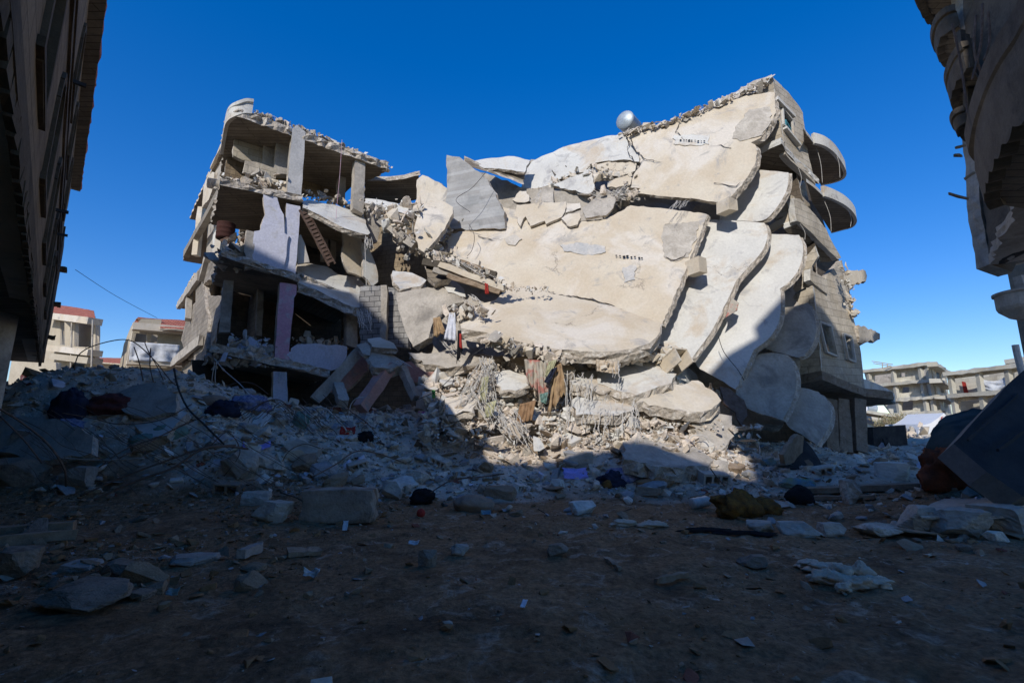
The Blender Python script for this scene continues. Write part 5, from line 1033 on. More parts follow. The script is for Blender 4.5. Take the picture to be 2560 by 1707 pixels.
rr2 = back([(1870, 1131, 12), (1820, 996, 12.8), (1760, 940, 13.8), (1760, 918, 14.0), (1817, 870, 14.3), (1890, 845, 14.5), (1884, 814, 14.6), (1950, 756, 14.9), (2020, 717, 15.6), (2065, 734, 16), (2110, 798, 16.6), (2200, 830, 18)])
mass('stepped_block', rr2, 'stepped block behind the viewer shading the foot of the tower')
e = rr2[-1]
mass('stepped_block', [e, e + Vector((.5, 0, 6)), e + Vector((3, 0, 14)), e + Vector((5.5, 0, 16))], 'tallest block behind the viewer shading the balconies on the right')
for o in (lr, md, rr2): print('CAST', [(round(p.x, 1), round(p.z, 1)) for p in o])
# ---------------- loose things on the ground ----------------
RNG = random.Random(77)
def mpp(p): return (p - EYE).length / FPX * .93
def rock(name, x, y, wpx, hpx, m, lab, cat, dpx=None, seed=1, grp=None, rz=None, hd=True, sink=.15, tilt=0., box=False):
    """a solid lump whose foot is seen at pixel x, y"""
    g_ = G(x, y); k = mpp(g_); w_, h_ = wpx * k, hpx * k; d_ = (dpx or wpx * .7) * k
    rot = Matrix.Rotation(RNG.uniform(-.4, .4) if rz is None else rz, 3, 'Z') @ Matrix.Rotation(tilt, 3, 'Y')
    if box:
        bm = bmesh.new(); bmesh.ops.create_cube(bm, size=1); bmesh.ops.subdivide_edges(bm, edges=list(bm.edges), cuts=9, use_grid_fill=True); vs = []
        for v in bm.verts:
            c = v.co.copy(); e = sum(1 for q_ in c if abs(q_) > .44); c *= 1 - (.035 if e >= 2 else 0) - (.03 if e == 3 else 0)
            c += Vector((nz(c.x * 4 + seed, c.y * 4, c.z * 4), nz(c.y * 4, c.z * 4 + seed, 1), nz(c.z * 4, c.x * 4, seed))) * .045; vs.append(c)
        bm.verts.index_update(); fs = [[v.index for v in f.verts] for f in bm.faces]; bm.free()
    else:
        vs, fs = rough_block(seed, 11)
    vs = [rot @ Vector((v.x * w_, v.y * d_, v.z * h_)) for v in vs]; z0 = min(v.z for v in vs)
    fwd = Vector((g_.x, g_.y, 0)).normalized() * d_ * .45
    o = MB().add([g_ + fwd + v + Vector((0, 0, -z0 - h_ * sink)) for v in vs], fs).build(name, m)
    return tag(o, lab, cat, grp)
def heap(name, x, y, wpx, hpx, m, lab, cat, seed=1, dpx=None, fold=.25, grp=None, rz=0, n=46):
    g_ = G(x, y); k = mpp(g_); a, b, c = wpx * k / 2, (dpx or wpx * .6) * k / 2, hpx * k; vs = []; mn = n // 2
    fwd = Vector((g_.x, g_.y, 0)).normalized() * b * .8; rot = Matrix.Rotation(rz, 3, 'Z')
    for j in range(mn + 1):
        ph = math.pi * j / mn
        for i in range(n):
            th = 2 * math.pi * i / n; d_ = Vector((math.cos(th) * math.sin(ph), math.sin(th) * math.sin(ph), math.cos(ph)))
            q1 = 1 + fold * 1.1 * nz(d_.x * 1.1 + seed, d_.y * 1.1, d_.z * 1.4) + fold * .45 * (.4 - abs(nz(d_.x * 2.6 + seed, d_.y * 2.2, d_.z * 3)) * 2)
            q1 += fold * .35 * (.3 - abs(nz(d_.x * 5.5 + seed, d_.y * 4, d_.z * 6)) * 2)
            q1 += fold * .12 * math.sin(11 * d_.x + 7 * d_.z + 9 * nz(d_.y * 1.5, d_.z * 1.5, seed))
            p = Vector((d_.x * a * q1, d_.y * b * q1, d_.z * c * .62 * q1 + c * .38)); p.z = max(p.z, -.05 * c)
            vs.append(g_ + fwd + rot @ p)
    fs = [(j * n + i, (j + 1) * n + i, (j + 1) * n + (i + 1) % n, j * n + (i + 1) % n) for j in range(mn) for i in range(n)]
    o = MB().add(vs, fs).build(name, m, smooth=True); return tag(o, lab, cat, grp)
def onpath(pts, lift=.03): return [G(x, y, lift) for x, y in pts]
def bar(pts, d, r_=.012, m='rust', lab='', grp=None, name='steel_bar', cat='steel bar'):
    P3 = [P(x, y, (d if not isinstance(d, (list, tuple)) else d[0] + (d[1] - d[0]) * i / (len(pts) - 1))) for i, (x, y) in enumerate(pts)]
    return tag(MB().tube(spline(P3, 8), r_, 5).build(name, M[m], smooth=True), lab, cat, grp)
# --- the large blocks and slabs of the foreground and mid ground
GB = 'broken blocks on the street'
big = rock('concrete_block', 848, 1310, 172, 78, mat('formwork_concrete', (.34, .29, .24), (.50, .44, .36), 2, (.24, .18, .13), .55, 2.5, bump=.9, brick=(.12, 3, .006, .75)), 'large rectangular concrete block with a ragged lower edge, standing on the brown earth', 'concrete block', 60, 3, box=True, rz=.03, sink=.02)
for i, (x, y, w_, h_, s_, m, lab) in enumerate((
    (682, 1308, 85, 52, 11, 'conc', 'angular grey block just left of the large rectangular block'),
    (978, 1246, 56, 44, 12, 'conc', 'grey block with a round hole at the edge of the rubble'),
    (1040, 1218, 62, 42, 13, 'broken', 'brownish squared stone behind the holed block'),
    (745, 1160, 100, 62, 14, 'conc', 'big rounded boulder of concrete left of the red plastic scrap'),
    (1190, 1110, 48, 22, 15, 'conc', 'flat dark boulder against the sunlit mound'),
    (1320, 1142, 28, 24, 16, 'conc', 'small dark stone standing out before the sunlit mound'),
    (1445, 1168, 75, 40, 17, 'conc', 'grey boulder at the right end of the dark rubble ridge'),
    (1420, 1100, 40, 46, 18, 'conc', 'brown upright stone below the curtain of bars'),
    (600, 1210, 85, 75, 19, 'conc', 'rough upright lump left of the big rounded boulder'),
    (660, 1180, 70, 40, 20, 'conc', 'long lump above the rough upright one'),
    (195, 1222, 55, 44, 21, 'dirtypale', 'bluish block sitting alone in the dark left heap'),
    (40, 1215, 90, 62, 22, 'dirty', 'tan block cut by the left edge of the frame'),
    (1395, 1225, 34, 26, 23, 'pale', 'pale pebble-like block right of the beige sack'),
    (1455, 1285, 70, 30, 24, 'pale', 'flat pale stone at the lower edge of the rubble'),
    (1880, 1425, 62, 32, 25, 'dirty', 'brown angular stone lying alone on the earth left of the fluffy heap'),
    (1150, 1395, 44, 30, 26, 'dirtypale', 'pale stone of two lying side by side mid street'),
    (1068, 1418, 44, 40, 27, 'dirty', 'dark round stone left of the pair mid street'),
    (1395, 1392, 56, 28, 28, 'dirty', 'grey stone on the earth below the pale flat stone'),
    (205, 1530, 170, 38, 29, 'dirty', 'long flat slab of stone in the dark lower left'),
    (345, 1500, 49, 17, 30, 'dirty', 'small stone right of the long flat slab'),
    (300, 1440, 63, 29, 31, 'dirty', 'pointed brown stone above the long flat slab'),
    (205, 1430, 68, 19, 32, 'dirtypale', 'pale bluish flat stone in the lower left'),
    (480, 1420, 89, 18, 33, 'dirtypale', 'long pale flake in the lower left'),
    (25, 1450, 85, 55, 34, 'dirty', 'rounded dark boulder cut by the left frame edge'),
    (2130, 1262, 40, 56, 35, 'broken', 'upright tan stone left of the concrete slab on the right'),
    (2230, 1200, 60, 40, 36, 'pale', 'pale block right of the rust-red cloth'),
    (1905, 1332, 60, 26, 37, 'conc', 'rounded stone below the mustard cloth'),
    (2000, 1342, 80, 34, 38, 'conc', 'broad stone below the black boot'),
    (2085, 1345, 52, 30, 39, 'conc', 'stone between the broad stone and the tan one'),
    (2200, 1345, 90, 26, 40, 'broken', 'flat stones before the concrete slab on the right'),
    (2400, 1350, 100, 60, 41, 'conc', 'large stone propping the concrete slab on the right'),
    (2300, 1335, 70, 60, 42, 'conc', 'stone under the left end of the concrete slab on the right'),
    (2520, 1335, 110, 55, 43, 'conc', 'dark stone at the right edge under the concrete slab'),
    (2410, 1180, 50, 62, 44, 'broken', 'small upright stone beneath the slanted dark sheet'),
    (640, 1265, 60, 34, 45, 'conc', 'lump behind the angular grey block'),
    (1700, 1215, 60, 26, 46, 'pale', 'block with three holes below the shaded slab'))):
    o = rock('stone_block', x, y, w_, h_, M[m], lab, 'stone', None, s_, GB)
o = bpy.data.objects.get('stone_block.001')
def hole(x, y, d, r_, par, nrm=Vector((0, -1, .1)), name='hole'):
    c = P(x, y, d); nrm.normalize(); a1 = nrm.cross(Vector((0, 0, 1))).normalized(); a2 = a1.cross(nrm)
    MB().add([c + (a1 * math.cos(t) + a2 * math.sin(t)) * r_ for t in [k * math.pi / 6 for k in range(12)]], [tuple(range(12))]).build(name, M['black'], par)
# concrete slab on the right, propped
pr = [P(2300, 1278, 7.2), P(2560, 1262, 7.0), P(2640, 1255, 7.0), P(2620, 1215, 8.8), P(2380, 1228, 9.0)]
sb = MB(); plate_mb(sb, pr, plane3(pr[0], pr[1], pr[3]), .12, jag=.02, ndir=Vector((0, 0, -1))); tag(sb.build('concrete_slab', CB), 'flat concrete slab lying over stones at the right edge', 'concrete slab')
pr = [P(2300, 1288, 7.15), P(2530, 1286, 6.9), P(2530, 1280, 7.6), P(2320, 1280, 7.6)]
tag(plate_mb(MB(), pr, plane3(pr[0], pr[1], pr[3]), .04, jag=.01, ndir=Vector((0, 0, -1))).build('concrete_slab', CB), 'thinner grey plank-like slab under the flat slab at the right edge', 'concrete slab')
# big plates half buried in the left mound
GP = 'plates half buried in the left mound'
for pts, d, m, lab in (([(290, 985), (330, 965), (400, 958), (440, 985), (438, 1030), (360, 1045), (310, 1030)], (12.2, 11.4), 'conc', 'broad smooth lilac-grey slab near the crest of the left mound'),
    ([(0, 1060), (60, 1040), (150, 1050), (230, 1085), (225, 1130), (120, 1150), (0, 1130)], (11.2, 10.2), 'conc', 'wide dark slab on the left mound behind the bars'),
    ([(240, 1150), (400, 1135), (440, 1160), (330, 1195), (250, 1185)], (11.2, 10.4), 'conc', 'pale curved sheet of concrete at the foot of the left mound'),
    ([(72, 950), (160, 925), (175, 945), (100, 985), (80, 980)], (13, 12.5), 'conc', 'grey moulded slab leaning at the left end of the mound crest'),
    ([(278, 940), (345, 928), (350, 945), (300, 955)], (13.6, 13.3), 'pale', 'pale tilted plate on top of the mound crest'),
    ([(335, 1055), (400, 1020), (470, 1030), (420, 1090), (360, 1100)], (11.8, 11.0), 'pale', 'sunstruck white plate on the left mound beside the bars')):
    x0 = sum(p[0] for p in pts) / len(pts); top = min(pts, key=lambda p: p[1]); bot = max(pts, key=lambda p: p[1])
    plate('buried_slab', pts, plane3((top[0], top[1], d[0]), (bot[0], bot[1], d[1]), (top[0] + 80, top[1] + 4, d[0] - .2)), .18, [M[m], M['broken']], None, lab, 'concrete slab', GP, bump=.03)
# --- about 250 separate pieces of rubble, each its own object
HM = []
for i, (vs, fs) in enumerate(HD + CH[:16] + SH[:12]):
    me = bpy.data.meshes.new('rubble_piece'); me.from_pydata(vs, [], fs); me.materials.append(RM[RNG.choice((0, 0, 1, 2, 3, 4, 4))]); HM.append(me)
HB_ = []
for i, (vs, fs) in enumerate(HD[:14] + SH[:12]):
    me = bpy.data.meshes.new('rubble_piece'); me.from_pydata(vs, [], fs); me.materials.append(RNG.choice((RM[3], RM[3], M['dirty']))); HB_.append(me)
ZN = ((0, 640, 1060, 1240, 80, 'grey broken piece in the dark heap on the left', 'broken pieces in the left heap'),
      (640, 1100, 1050, 1240, 60, 'grey broken piece in the shaded rubble left of centre', 'broken pieces left of centre'),
      (1100, 1760, 1140, 1300, 70, 'pale broken piece in the shaded rubble at the centre', 'broken pieces at the centre'),
      (1760, 2250, 1130, 1310, 45, 'grey broken piece in the rubble on the right', 'broken pieces on the right'),
      (60, 640, 1260, 1480, 28, 'flat stone lying on the brown earth lower left', 'stones on the earth'),
      (2150, 2560, 1290, 1390, 17, 'rough stone of the low pile under the slab on the right', 'stones under the slab'))
for x0, x1, y0, y1, n, lab, grp in ZN:
    for k in range(n):
        x = RNG.uniform(x0, x1); y = RNG.uniform(y0, y1); g_ = G(x, y); ME = HM if x0 not in (60, 2150) else HB_
        s = mpp(g_) * min(56, 14 * (1 - RNG.random()) ** -.45)
        o = bpy.data.objects.new('rubble_piece', RNG.choice(ME)); col.objects.link(o); o.scale = (s, s * RNG.uniform(.7, 1.1), s * RNG.uniform(.6, 1)); o.location = g_ + Vector((0, 0, s * .12))
        o.rotation_euler = (RNG.gauss(0, .4), RNG.gauss(0, .4), RNG.uniform(0, 6)); tag(o, lab, 'rubble', grp)
# --- bars
gl = 'long bent bars over the left heap'
for pts, d, r_, m, lab in (
    ([(0, 1022), (60, 1060), (120, 1110), (160, 1170), (165, 1215)], (8.5, 9.5), .018, 'rust', 'long bar arching down from the left frame edge'),
    ([(0, 1040), (60, 1100), (105, 1158)], (8.8, 9.2), .013, 'rust', 'thin straight bar under the arching bar at the left frame edge'),
    ([(235, 1250), (330, 1205), (430, 1170), (500, 1125), (560, 1115), (620, 1122)], (8.6, 10), .022, 'rust', 'long rusty bar rising from the dark gap to the right'),
    ([(200, 1240), (300, 1195), (420, 1150), (520, 1118), (590, 1112)], (9, 10.2), .018, 'rust', 'second rusty bar running beside the long one'),
    ([(150, 1145), (250, 1150), (360, 1146)], 10, .018, 'conc', 'level grey pipe in the dark left heap'),
    ([(155, 1032), (230, 1045), (300, 1060), (400, 1050), (480, 1010)], (10.4, 11.4), .012, 'rust', 'thin bar sagging over the red carpet'),
    ([(250, 1165), (350, 1120), (420, 1080), (510, 1040)], (10, 11.5), .013, 'rust', 'bar slanting up over the green sacks'),
    ([(210, 1200), (300, 1130), (400, 1090), (470, 1055)], (10, 11.3), .013, 'rust', 'lower bar slanting over the green sacks'),
    ([(435, 920), (446, 970), (470, 1020), (510, 1060), (560, 1110)], (11.6, 11), .022, 'dark', 'thick dark bar standing at the foot of the ruined block'),
    ([(186, 925), (195, 890), (225, 868), (280, 852), (320, 850), (350, 866), (390, 905), (430, 955), (455, 968)], 12.4, .014, 'rust', 'long loop of bar arching against the sky between the tiled houses'),
    ([(335, 867), (348, 905), (358, 952)], 12.5, .014, 'rust', 'upright bar left of two before the tiled house'),
    ([(377, 870), (375, 915), (384, 955)], 12.5, .014, 'rust', 'upright bar right of two before the tiled house'),
    ([(362, 856), (372, 880), (395, 920), (408, 950)], 12.6, .012, 'rust', 'slanting bar crossing behind the upright ones'),
    ([(530, 1110), (570, 1080), (600, 1130), (560, 1190)], 10.5, .010, 'rust', 'looped wire left of the big rounded boulder')):
    bar(pts, d, r_, m, lab, gl)
gm_ = 'bars in the middle of the rubble'
for pts, d, r_, m, lab in (
    ([(753, 1028), (770, 1020), (810, 1020), (840, 1045), (865, 1075), (870, 1100)], 13.2, .02, 'wire', 'sunlit bar bent in a wide arch over the red plastic scrap'),
    ([(816, 1080), (840, 1050), (866, 1030)], 13.1, .016, 'wire', 'sunlit straight bar crossing the arched one'),
    ([(690, 1018), (712, 1014), (724, 1030), (727, 1048)], 13.2, .022, 'cream', 'short pale hooked bar left of the arched bar'),
    ([(690, 1030), (708, 1038), (724, 1050)], 13.1, .02, 'wire', 'short pale bar under the hooked one'),
    ([(870, 1055), (876, 1015), (890, 996), (908, 993)], 13.3, .014, 'wire', 'bar curling up in front of the leaning beams'),
    ([(764, 1028), (765, 1055), (778, 1080)], 13.1, .012, 'wire', 'thin bar hanging at the left end of the arch'),
    ([(916, 1034), (935, 1038), (952, 1029)], 13.3, .012, 'wire', 'small curved sunlit bar right of the arched bar'),
    ([(987, 1050), (1005, 1088)], 13.2, .014, 'wire', 'left one of two short sunlit bars sticking up'),
    ([(1021, 1055), (1030, 1070), (1029, 1080)], 13.2, .014, 'wire', 'right one of two short sunlit bars sticking up'),
    ([(972, 1093), (1010, 1078), (1050, 1072), (1080, 1080), (1092, 1095)], 13, .014, 'wire', 'long low sunlit bar left of the mound'),
    ([(785, 1190), (840, 1160), (890, 1128), (940, 1132), (1010, 1156)], (9.6, 11.6), .014, 'rust', 'bent bar lying across the shaded rubble'),
    ([(1075, 1232), (1130, 1200), (1200, 1192), (1260, 1184)], (9.6, 10.4), .014, 'rust', 'bar curving along the rubble above the beige sack'),
    ([(700, 1230), (745, 1245), (765, 1258)], 9, .014, 'rust', 'bar end sticking out left of the large rectangular block'),
    ([(1345, 1272), (1400, 1300), (1450, 1308), (1520, 1290), (1580, 1270)], (8.6, 9), .011, 'rust', 'thin wire curving along the lower edge of the rubble'),
    ([(1725, 1098), (1735, 1088), (1760, 1090), (1772, 1105)], 12.2, .014, 'wire', 'sunlit hooked bar at the mouth of the dark cavity'),
    ([(1776, 1170), (1790, 1190), (1812, 1215)], 10.4, .013, 'rust', 'bar poking up behind the mustard cloth'),
    ([(700, 1170), (720, 1130), (760, 1110), (800, 1120)], 11.2, .010, 'rust', 'thin wire looping over the big rounded boulder'),
    ([(600, 560 + 480), (660, 1005), (700, 1000), (735, 1030)], 12.4, .012, 'rust', 'thin bar arching before the pale blue column foot')):
    bar(pts, d, r_, m, lab, gm_)
gh = 'bars hanging from the left block'
for pts, d, r_, m, lab in (
    ([(535, 895), (560, 925), (600, 960), (630, 995)], (15.4, 13.5), .014, 'wire', 'bar slanting down from the third storey slab'),
    ([(537, 905), (530, 950), (533, 990)], 15, .012, 'wire', 'left bar hanging straight below the third storey slab'),
    ([(541, 905), (538, 950), (548, 985)], 15, .012, 'wire', 'right bar hanging straight below the third storey slab'),
    ([(548, 985), (580, 960), (630, 958), (670, 985)], 14.2, .013, 'rust', 'arched bar in the dark ground storey of the left block'),
    ([(855, 350), (850, 430), (842, 520), (838, 580)], 17.2, .008, 'pink', 'thin pink cable hanging from the roof of the left block'),
    ([(912, 600), (914, 660), (916, 715)], 17.2, .013, 'wire', 'pale wire hanging at the right end of the left block')):
    bar(pts, d, r_, m, lab, gh, 'cable' if 'cable' in lab or 'wire' in lab else 'steel_bar', 'cable' if 'cable' in lab else 'steel bar')
def tangle(name, boxes, m, lab, seed, r_=.009, cat='bars'):
    r = random.Random(seed); mb = MB()
    for (x0, y0, x1, y1, d, n, dx, L_) in boxes:
        for k in range(n):
            x = r.uniform(x0, x1); y = r.uniform(y0, y1); l = L_ * r.uniform(.5, 1.2); dd = d + r.uniform(-.3, .3); pts = []
            for j in range(6):
                t_ = j / 5; pts.append(P(x + dx * t_ * l + r.gauss(0, .05) * l, y + l * t_ + r.gauss(0, .03) * l, dd - .15 * t_))
            mb.tube(spline(pts, 3), r_ * r.uniform(.7, 1.2), 4)
    return tag(mb.build(name, M[m]), lab, None, None, 'stuff')
tangle('bar_tangle', [(1200, 885, 1225, 895, 13.2, 16, .1, 120), (1190, 900, 1240, 930, 13.1, 16, -.5, 90), (1230, 1020, 1290, 1060, 12.7, 34, .6, 70), (1180, 960, 1230, 1000, 12.9, 16, .5, 80)], 'wire', 'thin pale bars hanging and fanned out on the sunlit mound', 3)
tangle('bar_tangle', [(1415, 930, 1480, 950, 12.9, 16, -.05, 110), (1500, 985, 1600, 1010, 12.4, 12, .02, 85), (1400, 1000, 1560, 1030, 12.3, 14, 0, 70), (1530, 900, 1550, 920, 13, 8, 0, 45)], 'wire', 'curtain of thin bars hanging on the right of the mound', 4)
tangle('bar_tangle', [(1545, 455, 1600, 465, 17.0, 20, -.9, 26), (1690, 500, 1725, 505, 15.4, 9, -.8, 28), (1355, 470, 1345, 490, 17.6, 8, -.6, 26), (1470, 470, 1580, 490, 17, 26, 2.0, 16)], 'wire', 'thin bars torn out between the top slabs', 5)
tangle('bar_tangle', [(1120, 650, 1180, 665, 15.0, 16, 1.6, 36), (1150, 735, 1195, 750, 14.9, 10, .9, 24), (1100, 850, 1120, 860, 14.5, 10, .9, 30)], 'wire', 'thin bars splayed from the splintered beams', 6)
tangle('bar_tangle', [(890, 770, 925, 785, 17.2, 22, .2, 40), (905, 590, 930, 600, 17.4, 10, .1, 26), (690, 930, 715, 932, 16.7, 14, .05, 22), (980, 900, 1060, 905, 14.9, 14, 1.6, 16)], 'wire', 'thin bars hanging from the broken slab ends of the left block', 7)
tangle('bar_tangle', [(640, 990, 900, 1040, 12.9, 22, 1.1, 60), (560, 1000, 700, 1040, 12.6, 14, -1, 60)], 'rust', 'thin rusty bars tangled in front of the left block', 8, .007)
tangle('bar_tangle', [(0, 1010, 560, 1150, 10.4, 26, 1.8, 130), (0, 1060, 300, 1180, 9.6, 14, 1.0, 90)], 'rust', 'thin rusty bars and wires tangled over the dark left heap', 9, .006)
for pts, lab in (([(1040, 1000), (1100, 970), (1180, 890), (1225, 860)], 'thin cable running up the left of the sunlit mound'), ([(1500, 1082), (1600, 1092), (1700, 1115), (1745, 1145)], 'dark cable stretched over the shaded slab'), ([(1172, 560), (1186, 590), (1180, 625), (1168, 640)], 'black cable loop on the left part of the largest slab'), ([(1175, 530), (1140, 500), (1180, 470), (1215, 430)], 'thin cable looped over the grey upright wall'), ([(1796, 840), (1810, 880), (1845, 925), (1860, 950)], 'thin black cable hanging across the third slab of the fan')):
    d = 12.6 if pts[0][1] > 900 else (14.1 if pts[0][0] > 1700 else 16.8); tag(MB().tube(spline([P(x, y, d) for x, y in pts], 8), .010, 5).build('cable', M['dark'], smooth=True), lab, 'cable', 'thin cables on the ruin')
for a_, b_, d in (((2034, 350), (2056, 458), 17.3), ((2081, 362), (2100, 445), 17.8), ((1996, 420), (1999, 470), 15.8), ((2060, 500), (2078, 580), 17.5), ((2118, 520), (2126, 568), 18), ((2000, 560), (2012, 600), 15.8)):
    tag(MB().tube(spline([P(*a_, d), P((a_[0] + b_[0]) / 2 + 6, (a_[1] + b_[1]) / 2, d), P(*b_, d)], 6), .008, 5).build('cable', M['wire'], smooth=True), 'pale cable dangling below a balcony of the leaning tower', 'cable', 'cables on the tower')
# --- clothes hanging on the mound
gc = 'clothes caught in the ruin'
def cl(ps, d, m, lab, name='garment', cat='clothing', **k):
    d2 = d[1] if isinstance(d, tuple) else d; d1 = d[0] if isinstance(d, tuple) else d
    return drape(name, [P(*ps[0], d1), P(*ps[1], d1), P(*ps[2], d2), P(*ps[3], d2)], M[m], lab, cat, grp=gc, fold=k.pop('fold', .035), ndir=Vector((0, -1, 0)), **k)
cl(((1124, 782), (1138, 782), (1141, 852), (1110, 848)), 14.1, 'white', 'white garment hanging from a block at the left end of the tongue slab', nf=5)
cl(((1083, 795), (1100, 792), (1114, 830), (1085, 842)), 14.1, 'tan', 'brown garment hanging left of the white one', ragged=.2)
cl(((1145, 826), (1152, 826), (1156, 880), (1142, 905)), 13.9, 'black', 'black garment hanging below the left end of the tongue slab', ragged=.2)
cl(((1149, 834), (1153, 834), (1154, 872), (1149, 868)), 13.8, 'redc', 'narrow red strip of cloth on the black garment', fold=.01)
cl(((1311, 898), (1362, 902), (1352, 982), (1318, 962)), 12.95, 'floral', 'floral curtain with red marks hanging over the mound', 'curtain', 'curtain', nf=7, fold=.06, ragged=.25)
cl(((1340, 905), (1370, 900), (1375, 960), (1350, 1030)), 12.9, 'floral', 'narrow torn end of floral curtain right of the wide one', 'curtain', 'curtain', nf=6, fold=.05, ragged=.3)
cl(((1388, 918), (1402, 905), (1418, 975), (1368, 1036)), 12.85, 'tan', 'light brown cloth hanging to a point right of the curtain', nf=5, fold=.07, ragged=.2)
cl(((1380, 922), (1392, 918), (1372, 960), (1360, 955)), 12.7, 'navy', 'navy rag caught on the light brown cloth')
cl(((1372, 905), (1392, 898), (1375, 945), (1362, 940)), 12.8, 'khaki', 'olive cloth between curtain and light brown cloth')
cl(((1205, 945), (1222, 940), (1215, 1005), (1200, 1000)), 12.9, 'khaki', 'yellow-green cloth hanging in the bars at the left of the mound', ragged=.2)
cl(((1215, 1008), (1242, 1000), (1230, 1040), (1212, 1045)), 12.7, 'khaki', 'crumpled yellow-green cloth lower in the bars')
cl(((1490, 898), (1545, 905), (1545, 935), (1492, 928)), 12.95, 'cream', 'cream cloth draped over a block under the tongue slab lip', fold=.05)
cl(((1350, 985), (1370, 980), (1365, 1010), (1352, 1005)), 12.7, 'greensack', 'grey-green rag below the floral curtain')
cl(((1300, 1010), (1340, 1000), (1330, 1050), (1290, 1060)), 12.6, 'orangec', 'orange-brown cloth scrap deep in the mound')
cl(((1212, 707), (1220, 710), (1222, 735), (1213, 735)), 14.6, 'redc', 'red cloth caught under the splintered beams')
cl(((1080, 975), (1087, 975), (1088, 995), (1081, 995)), 13.2, 'green', 'small green bag left of the mound')
cl(((1098, 1010), (1112, 998), (1110, 1030), (1096, 1038)), 12.9, 'cream', 'pale bag with a green print left of the mound')
# --- cloth heaps and litter on the ground
gt = 'cloth heaps in the rubble'
heap('cloth_heap', 1845, 1294, 104, 58, M['mustard'], 'mustard and black cloth heap on the rubble edge right of the plastic bottle', 'cloth', 3, fold=.4, grp=gt)
heap('cloth_heap', 1905, 1288, 70, 34, M['mustard'], 'trailing end of the mustard cloth lying to the right', 'cloth', 8, fold=.4, grp=gt, rz=-.3)
heap('cloth_heap', 2375, 1228, 112, 80, M['rustred'], 'rust-red cloth heap below the slanted dark sheet', 'cloth', 5, fold=.4, grp=gt)
heap('cloth_heap', 1560, 1212, 95, 34, M['blueprint'], 'blue patterned blanket in the middle of the rubble', 'blanket', 6, fold=.35, grp=gt)
heap('cloth_heap', 1530, 1222, 70, 36, M['navy'], 'dark navy cloth left of the blue blanket', 'blanket', 7, fold=.35, grp=gt)
heap('cloth_heap', 1600, 1190, 50, 26, M['skycloth'], 'small blue bundle above the blue blanket', 'cloth', 9, grp=gt)
heap('cloth_heap', 1640, 1226, 90, 26, M['orangec'], 'orange patterned cloth right of the blue blanket', 'cloth', 10, fold=.35, grp=gt)
heap('cloth_heap', 1518, 1222, 26, 20, M['mustard'], 'small yellow cloth at the left end of the blankets', 'cloth', 33, grp=gt)
heap('cloth_heap', 1690, 1206, 30, 14, M['purple'], 'small purple cloth above the orange one', 'cloth', 11, grp=gt)
heap('cloth_heap', 1995, 1226, 78, 24, M['skycloth'], 'flat blue and green cloth in the rubble on the right', 'cloth', 12, fold=.2, grp=gt)
heap('cloth_heap', 290, 1040, 130, 44, M['redcarpet'], 'dark red patterned carpet on the left mound', 'carpet', 13, fold=.25, grp=gt)
heap('cloth_heap', 165, 1060, 70, 70, M['navy'], 'dark blue quilt hanging on the left mound', 'quilt', 14, fold=.3, grp=gt)
heap('cloth_heap', 150, 1090, 90, 30, M['blueprint'], 'dull blue patterned roll below the quilt', 'quilt', 15, fold=.3, grp=gt)
heap('cloth_heap', 620, 1035, 95, 40, M['blueprint'], 'blue and white patterned cloth before the ruined block', 'cloth', 16, fold=.45, grp=gt)
heap('cloth_heap', 560, 1050, 70, 40, M['navy'], 'navy cloth left of the blue and white one', 'cloth', 17, fold=.4, grp=gt)
heap('cloth_heap', 530, 1015, 70, 26, M['beige'], 'speckled grey mattress end at the crest near the ruined block', 'mattress', 18, fold=.12, grp=gt)
heap('cloth_heap', 420, 1105, 80, 36, M['greensack'], 'upper pale green sack in the left heap', 'sack', 19, fold=.12, grp=gt)
heap('cloth_heap', 360, 1130, 70, 30, M['greensack'], 'lower pale green sack in the left heap', 'sack', 20, fold=.12, grp=gt)
heap('cloth_heap', 1185, 1282, 110, 40, M['beige'], 'brownish beige sack lying at the lower edge of the rubble', 'sack', 21, fold=.12, grp=gt)
heap('cloth_heap', 2000, 1262, 66, 38, M['black'], 'black crumpled leather thing like a boot on the right', 'boot', 22, fold=.2, grp=gt)
heap('cloth_heap', 1055, 1262, 62, 34, M['black'], 'dark bag behind the red ball at the rubble edge', 'bag', 23, fold=.3, grp=gt)
heap('cloth_heap', 750, 1072, 40, 40, M['greensack'], 'grey-green pointed cloth left of the arched bar', 'cloth', 24, fold=.3, grp=gt)
heap('cloth_heap', 912, 1108, 40, 30, M['black'], 'black rag right of the red plastic scrap', 'cloth', 25, fold=.5, grp=gt)
heap('cloth_heap', 1350 + 95, 1090, 30, 30, M['floral'], 'reddish cloth scrap at the foot of the sunlit mound', 'cloth', 26, fold=.4, grp=gt)
# fluffy cream stuffing
gf = thing('torn_stuffing', G(2110, 1455), 'cream fluffy stuffing pulled out in a limp heap on the earth at right', 'stuffing')
for i, (x, y, w_, h_) in enumerate(((2060, 1432, 80, 16), (2110, 1455, 60, 28), (2155, 1455, 50, 30), (2190, 1468, 60, 14), (2075, 1470, 70, 24), (2130, 1475, 80, 26), (2050, 1458, 40, 16), (2025, 1425, 60, 12), (2090, 1448, 30, 22), (2140, 1442, 34, 20), (2175, 1475, 40, 18), (2060, 1465, 34, 18), (2110, 1480, 40, 16), (2215, 1474, 30, 10), (2085, 1436, 46, 14))):
    o = heap('tuft', x, y, w_, h_, M['cream'], None, None, 40 + i, fold=.55, rz=RNG.uniform(-.5, .5), n=30); o.parent = gf; o.location = o.location - gf.location
gf2 = heap('wool_scrap', 1560, 1318, 60, 14, M['cream'], 'left one of two thin cream wool scraps at the rubble edge', 'wool', 50, fold=.5, n=30)
